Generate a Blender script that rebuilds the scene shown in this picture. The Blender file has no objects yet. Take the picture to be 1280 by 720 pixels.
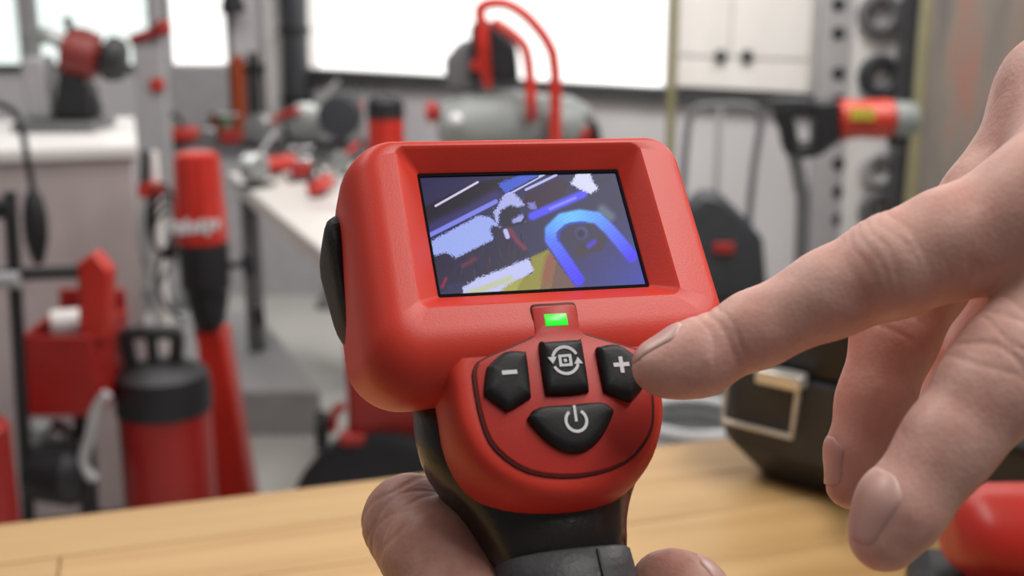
import bpy, bmesh, math, random
import numpy as np
from mathutils import Vector, Matrix, Euler

# ------------------------------------------------------------------ camera, world, lights, exposure
SC = bpy.context.scene
COL = SC.collection
PITCH = math.radians(14.2)
CAM_Z = 1.35
F = 1500.0                                   # focal length in pixels of the 1280x720 frame
cam_data = bpy.data.cameras.new('camera')
cam_data.sensor_width = 36.0
cam_data.lens = F / 1280.0 * 36.0
cam_data.clip_start = 0.02
cam_data.dof.use_dof = True
cam_data.dof.focus_distance = 0.288
cam_data.dof.aperture_fstop = 13.0
cam = bpy.data.objects.new('camera', cam_data)
COL.objects.link(cam)
cam.location = (0, 0, CAM_Z)
cam.rotation_euler = (math.pi / 2 - PITCH, 0, 0)
SC.camera = cam
CM = Matrix.Translation((0, 0, CAM_Z)) @ Euler((math.pi / 2 - PITCH, 0, 0)).to_matrix().to_4x4()

world = bpy.data.worlds.new('workshop_air')
world.use_nodes = True
SC.world = world
world.node_tree.nodes['Background'].inputs[0].default_value = (0.96, 0.98, 1.0, 1)
world.node_tree.nodes['Background'].inputs[1].default_value = 0.12

def area_light(name, loc, target, size, energy, col=(1, .97, .93)):
    d = bpy.data.lights.new(name, 'AREA')
    d.shape = 'RECTANGLE'
    d.size, d.size_y = size
    d.energy = energy
    d.color = col
    o = bpy.data.objects.new(name, d)
    COL.objects.link(o)
    o.location = loc
    o.rotation_euler = (Vector(target) - Vector(loc)).to_track_quat('-Z', 'Y').to_euler()
    return o

area_light('unseen_ceiling_lamp', (0.6, 0.22, 2.55), (0.1, 0.32, 1.25), (1.1, 0.3), 23)
area_light('unseen_ceiling_lamp', (-1.2, 1.4, 3.0), (-1.1, 2.2, 0.0), (0.4, 1.8), 30)
area_light('unseen_ceiling_lamp', (-0.5, 3.2, 3.0), (-0.5, 3.7, 0.0), (2.4, 0.5), 45)
area_light('unseen_ceiling_lamp', (1.3, 1.8, 2.4), (0.5, 1.7, 0.0), (1.2, 0.3), 24)  # unseen, added low on the right to brighten the head's left chamfer
area_light('unseen_ceiling_lamp', (0.9, 2.6, 3.0), (1.0, 4.3, 1.2), (1.6, 0.4), 72)  # unseen, tilted at the back wall to whiten cupboard and display board

SC.view_settings.view_transform = 'Standard'
SC.view_settings.look = 'None'
SC.view_settings.gamma = 1.0
SC.view_settings.exposure = -0.25

# ------------------------------------------------------------------ helpers
def V(*a):
    return Vector(a)

def cam_pt(px, py, d):
    """point seen in direction (px, py) at distance d in front of the camera"""
    return CM @ Vector(((px - 640) / F * d, -(py - 360) / F * d, -d))

def ray(px, py):
    return (CM.to_3x3() @ Vector(((px - 640) / F, -(py - 360) / F, -1.0)))

def atY(px, py, Y):
    r = ray(px, py)
    return Vector((0, 0, CAM_Z)) + r * (Y / r.y)

def atZ(px, py, z):
    r = ray(px, py)
    return Vector((0, 0, CAM_Z)) + r * ((z - CAM_Z) / r.z)

class MB:
    def __init__(self):
        self.bm = bmesh.new()

    def ring_faces(self, rings, closed=True, cap0=True, cap1=True):
        bm = self.bm
        vr = [[bm.verts.new(p) for p in r] for r in rings]
        n = len(vr[0])
        for a, b in zip(vr[:-1], vr[1:]):
            for i in range(n if closed else n - 1):
                j = (i + 1) % n
                bm.faces.new((a[i], a[j], b[j], b[i]))
        if cap0:
            bm.faces.new(list(reversed(vr[0])))
        if cap1:
            bm.faces.new(vr[-1])
        return self

    def box(self, c, s, rot=None):
        c = Vector(c)
        h = Vector(s) / 2
        M = rot.to_matrix() if rot is not None and hasattr(rot, 'to_matrix') else (rot or Matrix.Identity(3))
        r = []
        for z in (-h.z, h.z):
            r.append([c + M @ Vector(p) for p in ((-h.x, -h.y, z), (h.x, -h.y, z), (h.x, h.y, z), (-h.x, h.y, z))])
        return self.ring_faces(r)

    def bx(self, x0, x1, y0, y1, z0, z1):
        return self.box(((x0 + x1) / 2, (y0 + y1) / 2, (z0 + z1) / 2), (abs(x1 - x0), abs(y1 - y0), abs(z1 - z0)))

    def frame(self, d):
        d = Vector(d).normalized()
        u = d.orthogonal().normalized()
        return u, d.cross(u)

    def cyl(self, p0, p1, r0, r1=None, n=20):
        p0, p1 = Vector(p0), Vector(p1)
        r1 = r0 if r1 is None else r1
        u, w = self.frame(p1 - p0)
        rr = []
        for p, r in ((p0, r0), (p1, r1)):
            rr.append([p + (u * math.cos(t) + w * math.sin(t)) * r for t in (2 * math.pi * i / n for i in range(n))])
        return self.ring_faces(rr)

    def lathe(self, p0, axis, prof, n=28):
        """prof: list of (distance along axis, radius)"""
        p0 = Vector(p0)
        ax = Vector(axis).normalized()
        u, w = self.frame(ax)
        rr = [[p0 + ax * a + (u * math.cos(t) + w * math.sin(t)) * max(r, 1e-4)
               for t in (2 * math.pi * i / n for i in range(n))] for a, r in prof]
        return self.ring_faces(rr)

    def tube(self, pts, r, n=10, sub=6, closed=False):
        P = [Vector(p) for p in pts]
        if sub > 1 and len(P) > 2:
            Q = []
            m = len(P)
            for i in range(m if closed else m - 1):
                if closed:
                    a, b, c, d = P[i - 1], P[i], P[(i + 1) % m], P[(i + 2) % m]
                else:
                    a, b, c, d = P[max(i - 1, 0)], P[i], P[i + 1], P[min(i + 2, m - 1)]
                for k in range(sub):
                    t = k / sub
                    Q.append(0.5 * ((2 * b) + (c - a) * t + (2 * a - 5 * b + 4 * c - d) * t * t + (3 * b - a - 3 * c + d) * t ** 3))
            if not closed:
                Q.append(P[-1])
            P = Q
        rings = []
        m = len(P)
        u = None
        for i, p in enumerate(P):
            t = (P[(i + 1) % m] - P[i - 1]) if closed else (P[min(i + 1, m - 1)] - P[max(i - 1, 0)])
            t.normalize()
            if u is None:
                u = t.orthogonal().normalized()
            u = (u - t * u.dot(t)).normalized()
            w = t.cross(u)
            rings.append([p + (u * math.cos(a) + w * math.sin(a)) * r for a in (2 * math.pi * k / n for k in range(n))])
        if closed:
            rings.append([v.copy() for v in rings[0]])
            return self.ring_faces(rings, cap0=False, cap1=False)
        return self.ring_faces(rings)

    def prism(self, pts, ext):
        ext = Vector(ext)
        P = [Vector(p) for p in pts]
        return self.ring_faces([P, [p + ext for p in P]])

    def ball(self, c, r, n=16, sx=1, sy=1, sz=1):
        c = Vector(c)
        rr = []
        for i in range(1, n):
            a = math.pi * i / n
            rr.append([c + Vector((math.sin(a) * math.cos(t) * r * sx, math.sin(a) * math.sin(t) * r * sy, -math.cos(a) * r * sz))
                       for t in (2 * math.pi * k / (2 * n) for k in range(2 * n))])
        return self.ring_faces(rr)

    def build(self, name, mat, parent=None, bevel=0.0, smooth=35, seg=2, subsurf=0):
        bm = self.bm
        bmesh.ops.recalc_face_normals(bm, faces=bm.faces)
        me = bpy.data.meshes.new(name)
        bm.to_mesh(me)
        bm.free()
        if parent is not None:
            me.transform(parent_matrix(parent).inverted())
        me.materials.append(mat)
        o = bpy.data.objects.new(name, me)
        COL.objects.link(o)
        if parent is not None:
            o.parent = parent
        me.polygons.foreach_set('use_smooth', [True] * len(me.polygons))
        if smooth < 180:
            me.set_sharp_from_angle(angle=math.radians(smooth))
        if bevel:
            m = o.modifiers.new('bevel', 'BEVEL')
            m.width = bevel
            m.segments = seg
            m.limit_method = 'ANGLE'
            m.angle_limit = math.radians(40)
        if subsurf:
            m = o.modifiers.new('subsurf', 'SUBSURF')
            m.levels = m.render_levels = subsurf
        return o

def parent_matrix(p):
    M = Matrix.Identity(4)
    while p is not None:
        M = p.matrix_basis @ M
        p = p.parent
    return M

def thing(name, label, cat, loc, group=None, rot=(0, 0, 0)):
    o = bpy.data.objects.new(name, None)
    COL.objects.link(o)
    o.location = loc
    o.rotation_euler = rot
    o.empty_display_size = 0.05
    return tag(o, label, cat, group)

def tag(o, label, cat, group=None):
    o['label'] = label
    o['category'] = cat
    if group:
        o['group'] = group
    return o

def struct(o):
    o['kind'] = 'structure'
    return o

# ------------------------------------------------------------------ materials
def srgb(r, g, b):
    return tuple((c / 255 / 12.92) if c <= 10 else ((c / 255 + .055) / 1.055) ** 2.4 for c in (r, g, b))

def mat(name, col, rough=.5, metal=0.0, var=.08, scale=20.0, bump=0.0, bscale=200.0, sss=0.0, emit=None, spec=.5, coat=0.0):
    m = bpy.data.materials.new(name)
    m.use_nodes = True
    nt = m.node_tree
    b = nt.nodes['Principled BSDF']
    b.inputs['Roughness'].default_value = rough
    b.inputs['Metallic'].default_value = metal
    b.inputs['Specular IOR Level'].default_value = spec
    b.inputs['Coat Weight'].default_value = coat
    tc = nt.nodes.new('ShaderNodeTexCoord')
    if var:
        n = nt.nodes.new('ShaderNodeTexNoise')
        n.inputs['Scale'].default_value = scale
        n.inputs['Detail'].default_value = 4
        nt.links.new(tc.outputs['Object'], n.inputs['Vector'])
        r = nt.nodes.new('ShaderNodeValToRGB')
        r.color_ramp.elements[0].position = .3
        r.color_ramp.elements[1].position = .7
        r.color_ramp.elements[0].color = (*[max(c * (1 - var), 0) for c in col], 1)
        r.color_ramp.elements[1].color = (*[min(c * (1 + var), 1) for c in col], 1)
        nt.links.new(n.outputs['Fac'], r.inputs['Fac'])
        nt.links.new(r.outputs['Color'], b.inputs['Base Color'])
    else:
        b.inputs['Base Color'].default_value = (*col, 1)
    if bump:
        n2 = nt.nodes.new('ShaderNodeTexNoise')
        n2.inputs['Scale'].default_value = bscale
        n2.inputs['Detail'].default_value = 3
        nt.links.new(tc.outputs['Object'], n2.inputs['Vector'])
        bp = nt.nodes.new('ShaderNodeBump')
        bp.inputs['Strength'].default_value = bump
        bp.inputs['Distance'].default_value = .001
        nt.links.new(n2.outputs['Fac'], bp.inputs['Height'])
        nt.links.new(bp.outputs['Normal'], b.inputs['Normal'])
    if sss:
        b.inputs['Subsurface Weight'].default_value = sss
        b.inputs['Subsurface Radius'].default_value = (1.0, .35, .2)
        b.inputs['Subsurface Scale'].default_value = .004
    if emit:
        b.inputs['Emission Color'].default_value = (*emit[0], 1)
        b.inputs['Emission Strength'].default_value = emit[1]
    return m

M_RED = mat('red_housing', srgb(214, 61, 45), .45, bump=.07, bscale=2200, var=.03, spec=.45)
M_RED_D = mat('dark_red_seam', srgb(80, 14, 12), .6, var=.03)
M_RED_K = mat('keypad_red', srgb(192, 48, 38), .5, bump=.05, bscale=2200, var=.03)
M_RUB = mat('black_rubber', srgb(26, 26, 28), .55, bump=.3, bscale=900, var=.1)
M_GRIP = mat('black_grip', srgb(40, 36, 34), .28, bump=.15, bscale=700, var=.1, coat=.2)
M_GRIP2 = mat('grey_grip', srgb(72, 72, 76), .5, var=.1, bump=.2, bscale=700)
M_WHT = mat('white_print', srgb(225, 225, 228), .5, var=.02)
M_LED = mat('green_light', srgb(40, 200, 50), .3, var=0, emit=(srgb(40, 225, 50), 1.1))
M_BTN = mat('button_rubber', srgb(19, 18, 21), .58, bump=.06, bscale=1500, var=.08)
M_NAIL = mat('nail', srgb(216, 172, 162), .36, var=.05, scale=150, sss=.15)

M_RED2 = mat('red_paint', srgb(186, 44, 33), .35, var=.08)
M_RED3 = mat('worn_red_paint', srgb(150, 34, 30), .5, var=.15)
M_BLK = mat('black_plastic', srgb(30, 30, 34), .5, var=.1)
M_BLK2 = mat('charcoal_plastic', srgb(52, 54, 58), .45, var=.1, bump=.2, bscale=400)
M_GRY = mat('grey_paint', srgb(160, 158, 160), .5, var=.06)
M_GRYD = mat('dark_grey_paint', srgb(98, 97, 100), .5, var=.08)
M_STEEL = mat('steel', srgb(190, 190, 192), .32, 1.0, var=.1)
M_ALU = mat('cast_aluminium', srgb(165, 168, 168), .4, .7, var=.12)
M_CHROME = mat('bright_metal', srgb(232, 228, 220), .3, .6, var=.04)
M_WP = mat('white_laminate', srgb(222, 218, 216), .45, var=.02)
M_CAB = mat('cabinet_grey', srgb(178, 166, 166), .5, var=.03)
M_WALL = mat('wall_paint', srgb(205, 202, 205), .7, var=.03, scale=4)
M_PANE = mat('lit_window_pane', srgb(245, 245, 242), .5, var=0, emit=((1, 1, .97), 1.5))
M_PANE2 = mat('lit_window_pane_cool', srgb(235, 245, 242), .5, var=0, emit=((.86, .97, .93), .95))
M_BOARD = mat('white_board', srgb(242, 238, 234), .35, var=.02, emit=None)
M_DARK = mat('dark_trim', srgb(66, 66, 68), .5, var=.1)
M_OCH = mat('ochre_steel', srgb(132, 126, 92), .5, var=.1)
M_ORG = mat('orange_brown_tube', srgb(160, 66, 26), .45, var=.1)
M_GRN = mat('green_tube', srgb(52, 128, 72), .45, var=.1)
M_BRN = mat('brown_tube', srgb(96, 52, 36), .5, var=.1)
M_REDK = mat('deep_red_paint', srgb(152, 28, 24), .4, var=.08)
M_RED5 = mat('dull_red_cover', srgb(118, 38, 34), .5, var=.12)
M_ORED = mat('orange_red_paint', srgb(178, 50, 34), .4, var=.08)
M_DRUM = mat('grey_drum_paint', srgb(128, 132, 130), .42, var=.12)
M_TBL = mat('grey_white_laminate', srgb(206, 202, 198), .4, var=.04)
M_YEL = mat('yellow_label', srgb(190, 170, 60), .5, var=.1)
M_HOSE = mat('grey_hose', srgb(176, 176, 178), .5, var=.1)

def floor_mat():
    m = mat('grey_floor', srgb(186, 184, 180), .45, var=.07, scale=2.5, bump=.1, bscale=60)
    return m
M_FLOOR = floor_mat()

def wood_mat(name, c0, c1):
    m = bpy.data.materials.new(name)
    m.use_nodes = True
    nt = m.node_tree
    b = nt.nodes['Principled BSDF']
    b.inputs['Roughness'].default_value = .45
    tc = nt.nodes.new('ShaderNodeTexCoord')
    oi = nt.nodes.new('ShaderNodeObjectInfo')
    mp = nt.nodes.new('ShaderNodeMapping')
    mp.inputs['Scale'].default_value = (3.0, 40.0, 40.0)
    nt.links.new(tc.outputs['Object'], mp.inputs['Vector'])
    ad = nt.nodes.new('ShaderNodeVectorMath')
    ad.operation = 'ADD'
    sc = nt.nodes.new('ShaderNodeVectorMath')
    sc.operation = 'SCALE'
    sc.inputs['Scale'].default_value = 37.0
    cb = nt.nodes.new('ShaderNodeCombineXYZ')
    for i in range(3):
        nt.links.new(oi.outputs['Random'], cb.inputs[i])
    nt.links.new(cb.outputs[0], sc.inputs[0])
    nt.links.new(mp.outputs[0], ad.inputs[0])
    nt.links.new(sc.outputs[0], ad.inputs[1])
    n = nt.nodes.new('ShaderNodeTexNoise')
    n.inputs['Scale'].default_value = 1.0
    n.inputs['Detail'].default_value = 5
    n.inputs['Distortion'].default_value = .6
    nt.links.new(ad.outputs[0], n.inputs['Vector'])
    r = nt.nodes.new('ShaderNodeValToRGB')
    r.color_ramp.elements[0].position = .25
    r.color_ramp.elements[1].position = .75
    r.color_ramp.elements[0].color = (*c0, 1)
    r.color_ramp.elements[1].color = (*c1, 1)
    nt.links.new(n.outputs['Fac'], r.inputs['Fac'])
    hs = nt.nodes.new('ShaderNodeHueSaturation')
    mr = nt.nodes.new('ShaderNodeMapRange')
    mr.inputs['To Min'].default_value = .86
    mr.inputs['To Max'].default_value = 1.08
    nt.links.new(oi.outputs['Random'], mr.inputs['Value'])
    nt.links.new(mr.outputs[0], hs.inputs['Value'])
    nt.links.new(r.outputs['Color'], hs.inputs['Color'])
    nt.links.new(hs.outputs['Color'], b.inputs['Base Color'])
    return m
M_WOOD = wood_mat('beech_staves', srgb(190, 146, 94), srgb(219, 179, 122))

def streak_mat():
    m = mat('reflection_streaked_sheet', srgb(128, 118, 110), .45, .35, var=0)  # noise streaks paint reddish reflections into the sheet's colour
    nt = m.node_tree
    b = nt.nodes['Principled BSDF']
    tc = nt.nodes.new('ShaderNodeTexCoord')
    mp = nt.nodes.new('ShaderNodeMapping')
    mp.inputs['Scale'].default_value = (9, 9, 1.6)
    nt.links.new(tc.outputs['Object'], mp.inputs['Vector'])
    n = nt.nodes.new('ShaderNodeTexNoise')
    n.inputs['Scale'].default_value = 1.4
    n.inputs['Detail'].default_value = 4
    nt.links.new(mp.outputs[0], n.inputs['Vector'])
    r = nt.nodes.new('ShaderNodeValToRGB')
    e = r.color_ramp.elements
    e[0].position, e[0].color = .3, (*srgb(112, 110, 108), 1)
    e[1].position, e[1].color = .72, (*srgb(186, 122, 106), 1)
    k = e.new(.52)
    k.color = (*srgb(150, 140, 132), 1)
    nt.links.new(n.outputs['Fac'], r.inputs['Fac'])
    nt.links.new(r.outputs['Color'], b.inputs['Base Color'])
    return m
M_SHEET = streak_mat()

def skin_mat(name, c, dark):
    m = mat(name, c, .48, var=0, sss=.12, spec=.4)
    nt = m.node_tree
    b = nt.nodes['Principled BSDF']
    tc = nt.nodes.new('ShaderNodeTexCoord')
    n = nt.nodes.new('ShaderNodeTexNoise')
    n.inputs['Scale'].default_value = 75
    n.inputs['Detail'].default_value = 6
    n.inputs['Roughness'].default_value = .6
    nt.links.new(tc.outputs['Object'], n.inputs['Vector'])
    r = nt.nodes.new('ShaderNodeValToRGB')
    e = r.color_ramp.elements
    e[0].position, e[0].color = .32, (*dark, 1)
    e[1].position, e[1].color = .62, (*c, 1)
    nt.links.new(n.outputs['Fac'], r.inputs['Fac'])
    nt.links.new(r.outputs['Color'], b.inputs['Base Color'])
    n2 = nt.nodes.new('ShaderNodeTexVoronoi')
    n2.inputs['Scale'].default_value = 900
    nt.links.new(tc.outputs['Object'], n2.inputs['Vector'])
    n3 = nt.nodes.new('ShaderNodeTexNoise')
    n3.inputs['Scale'].default_value = 260
    n3.inputs['Detail'].default_value = 4
    nt.links.new(tc.outputs['Object'], n3.inputs['Vector'])
    mx = nt.nodes.new('ShaderNodeMath')
    mx.operation = 'MULTIPLY_ADD'
    mx.inputs[1].default_value = .5
    nt.links.new(n2.outputs['Distance'], mx.inputs[0])
    nt.links.new(n3.outputs['Fac'], mx.inputs[2])
    bp = nt.nodes.new('ShaderNodeBump')
    bp.inputs['Strength'].default_value = .18
    bp.inputs['Distance'].default_value = .0006
    nt.links.new(mx.outputs[0], bp.inputs['Height'])
    nt.links.new(bp.outputs['Normal'], b.inputs['Normal'])
    return m
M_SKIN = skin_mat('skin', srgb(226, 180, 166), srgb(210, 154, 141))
M_SKIN2 = skin_mat('skin_darker', srgb(204, 156, 140), srgb(176, 124, 110))  # darker skin tone, used for the left hand

# ------------------------------------------------------------------ the setting
def floor():
    o = MB().bx(-4.6, 3.4, -1.5, 7.5, -.05, 0).build('floor', M_FLOOR)
    struct(o)
floor()

# back wall: runs from a corner on the left (far) to the right (near)
WA = atY(366, 80, 6.0)
WB = atY(1020, 110, 4.45)
WA.z = WB.z = 0
WD = (WB - WA).normalized()
WN = Vector((WD.y, -WD.x, 0))                 # towards the camera
if WN.y > 0:
    WN = -WN

def wall_uz(px, py, off=0.0):
    r = ray(px, py)
    o = Vector((0, 0, CAM_Z))
    p0 = WA + WN * off
    t = (p0 - o).dot(WN) / r.dot(WN)
    p = o + r * t
    return (p - p0).dot(WD), p.z

def wall_box(mb, u0, u1, z0, z1, off, th):
    a = WA + WD * u0 + WN * off
    b = WA + WD * u1 + WN * off
    pts = [V(a.x, a.y, z0), V(b.x, b.y, z0), V(b.x, b.y, z1), V(a.x, a.y, z1)]
    return mb.prism(pts, WN * th)

SILL = 0.955
uR = wall_uz(1400, 110)[0]
u_r0 = wall_uz(386, 60)[0]
u_r1 = wall_uz(838, 60)[0]
u_c0 = wall_uz(851, 60)[0]
u_c1 = wall_uz(1022, 60)[0]
# wall below and above the big window
w = MB()
wall_box(w, 0, uR, 0, SILL, -.12, .12)
wall_box(w, 0, u_r0, SILL, 2.8, -.12, .12)
wall_box(w, u_r1, uR, SILL, 2.8, -.12, .12)
wall_box(w, u_r0, u_r1, 2.3, 2.8, -.12, .12)
struct(w.build('wall_back', M_WALL))
# lit window
wn = struct(MB().build('window_1', M_PANE)) if False else None
pw = MB()
wall_box(pw, u_r0, u_r1, SILL, 2.3, -.08, .02)
wp = struct(pw.build('window_1', M_PANE))
fr = MB()
wall_box(fr, u_r0 - .02, u_r0 + .015, SILL, 2.3, -.06, .08)
wall_box(fr, u_r1 - .015, u_r1 + .02, SILL, 2.3, -.06, .08)
wall_box(fr, u_r0, u_r1, 2.27, 2.31, -.06, .08)
fr.build('window_frame', M_WP, wp)
# dark sill rail
sl = MB()
wall_box(sl, 0.02, u_c1 + .05, SILL - .055, SILL, 0.0, .05)
struct(sl.build('trim_1', M_DARK))
# white uprights under the sill
up = MB()
for px in (448, 478):
    u = wall_uz(px, 110)[0]
    wall_box(up, u - .025, u + .025, 0, SILL - .055, 0, .02)
struct(up.build('trim_2', M_GRY))

# left wall, facing the camera, from the corner to the left
WX = WA.x
YL = WA.y
def lx(px):
    return atY(px, 60, YL).x
zl = atY(240, 80, YL).z
wl = MB()
wl.bx(-4.6, WX, YL, YL + .12, 0, zl)
wl.bx(-4.6, WX, YL, YL + .12, 2.3, 2.8)
for a, b in ((-4.6, -2.95), (lx(30), lx(42)), (lx(192), lx(208)), (lx(288), WX)):
    if b > a:
        wl.bx(a, b, YL, YL + .12, zl, 2.3)
struct(wl.build('wall_left', M_WALL))
for i, (a, b, m) in enumerate(((-30, 30, M_PANE2), (42, 192, M_PANE2), (208, 288, M_PANE))):
    p = struct(MB().bx(lx(a), lx(b), YL + .05, YL + .07, zl if i else zl - .05, 2.3).build('window_%d' % (i + 2), m))
    f = MB()
    f.bx(lx(a) - .01, lx(a) + .02, YL + .0, YL + .05, zl, 2.3).bx(lx(b) - .02, lx(b) + .01, YL, YL + .05, zl, 2.3)
    f.build('window_frame', M_GRY, p)
struct(MB().bx(-3.2, WX, YL - .04, YL, zl - .03, zl).build('trim_3', M_DARK))
struct(MB().bx(-4.72, -4.6, -1.5, 7.5, 0, 2.8).build('wall_side', M_WALL))

# ------------------------------------------------------------------ workbench (staves run along its front edge)
BZ = 1.0
bA = atZ(0, 655, BZ)
bB = atZ(890, 549, BZ)
bd = (bB - bA).normalized()
bn = Vector((bd.y, -bd.x, 0))                # towards the camera
ang = math.atan2(bd.y, bd.x)
bench = thing('workbench', 'pale beech butcher-block workbench top across the foreground', 'workbench', V(bA.x, bA.y, 0) + bn * .35, rot=(0, 0, ang))
bpos = V(bA.x, bA.y, 0)
Mr = Matrix.Rotation(ang, 3, 'Z')
random.seed(4)
base_me = {}
for i in range(11):
    segs = [(-1.0, -.1 + random.uniform(-.3, .3)), None]
    a = -1.1
    while a < 1.9:
        b = a + random.uniform(.9, 1.5)
        c = bpos + bd * (a + b) / 2 + bn * (i * .062 + .031)
        s = MB().box((c.x, c.y, BZ - .02), (b - a - .0008, .0612, .04), Mr)
        s.build('stave', M_WOOD, bench, bevel=.0008, seg=1)
        a = b
un = MB()
c = bpos + bd * .4 + bn * .34
un.box((c.x, c.y, BZ - .08), (2.7, .6, .08), Mr)
un.build('apron', M_WOOD, bench)
for a in (-.9, 1.7):
    for k in (.06, .62):
        c = bpos + bd * a + bn * k
        MB().box((c.x, c.y, (BZ - .12) / 2), (.07, .07, BZ - .12), Mr).build('leg', M_WOOD, bench)

# ------------------------------------------------------------------ inspection camera (local millimetres -> world)
rv = Vector((-0.5299, 0.2536, 0.1204))
DT = Vector((0.0048, 0.0135, -0.2848))
DM = CM @ (Matrix.Translation(DT) @ Matrix.Rotation(rv.length, 4, rv.normalized()))

def D(x, y, z):
    return DM @ Vector((x / 1000, y / 1000, z / 1000))

def rrect(cx, cy, hx, hy, r, n=10):
    """rounded rectangle outline, same vertex count for any size"""
    pts = []
    for sx, sy, a0 in ((1, 1, 0), (-1, 1, 90), (-1, -1, 180), (1, -1, 270)):
        for k in range(n + 1):
            a = math.radians(a0 + 90 * k / n)
            pts.append((cx + sx * (hx - r) + r * math.cos(a), cy + sy * (hy - r) + r * math.sin(a)))
    # extra points along the straight sides
    out = []
    m = len(pts)
    for i in range(m):
        p, q = pts[i], pts[(i + 1) % m]
        out.append(p)
        if i % (n + 1) == n:
            for k in range(1, 6):
                out.append((p[0] + (q[0] - p[0]) * k / 6, p[1] + (q[1] - p[1]) * k / 6))
    return out

def rr_lim(x0, x1, y0, y1, r):
    return rrect((x0 + x1) / 2, (y0 + y1) / 2, (x1 - x0) / 2, (y1 - y0) / 2, r)

dev = thing('inspection_camera', 'red handheld inspection camera with lit screen and black grip held upright', 'inspection camera', D(0, -110, -25))
rings = []
for z, x0, x1, y0, y1, r in (
        (-40, -33, 33, -20, 16, 11), (-39.4, -37, 37, -23, 20, 12), (-37, -41, 40.5, -26, 24, 12.5), (-33, -43, 42, -29.0, 25.6, 12.5),
        (-27, -43.6, 42.5, -32, 26.1, 12), (-20, -43.8, 42.6, -35.2, 26.3, 12), (-13, -43.8, 42.6, -37.6, 26.4, 11.5)):
    rings.append([D(x, y, z) for x, y in rr_lim(x0, x1, y0, y1, r)])
for k in range(13):
    a = math.radians(90 * k / 12)
    q, z = 1 - math.cos(a), -7 + 12.1 * math.sin(a)
    rings.append([D(x, y, z) for x, y in rr_lim(-43.6 + 8.6 * q, 42.4 - 4.2 * q, -39.0 + 12.0 * q, 26.3 - 3.8 * q, 11.2 - 6.5 * q)])
for z, x0, x1, y0, y1, r in (
        (5.1, -31.2, 30.9, -22.2, 22.0, 2.4), (4.9, -30.8, 30.5, -21.8, 21.6, 2.2), (4.5, -30.4, 30.1, -21.4, 21.2, 2.0),
        (1.0, -25.9, 25.9, -17.6, 17.6, .8), (0.5, -25.5, 25.5, -17.2, 17.2, .6), (-1.4, -25.2, 25.2, -16.9, 16.9, .5)):
    rings.append([D(x, y, z) for x, y in rr_lim(x0, x1, y0, y1, r)])
MB().ring_faces(rings).build('housing', M_RED, dev, smooth=24)

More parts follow.
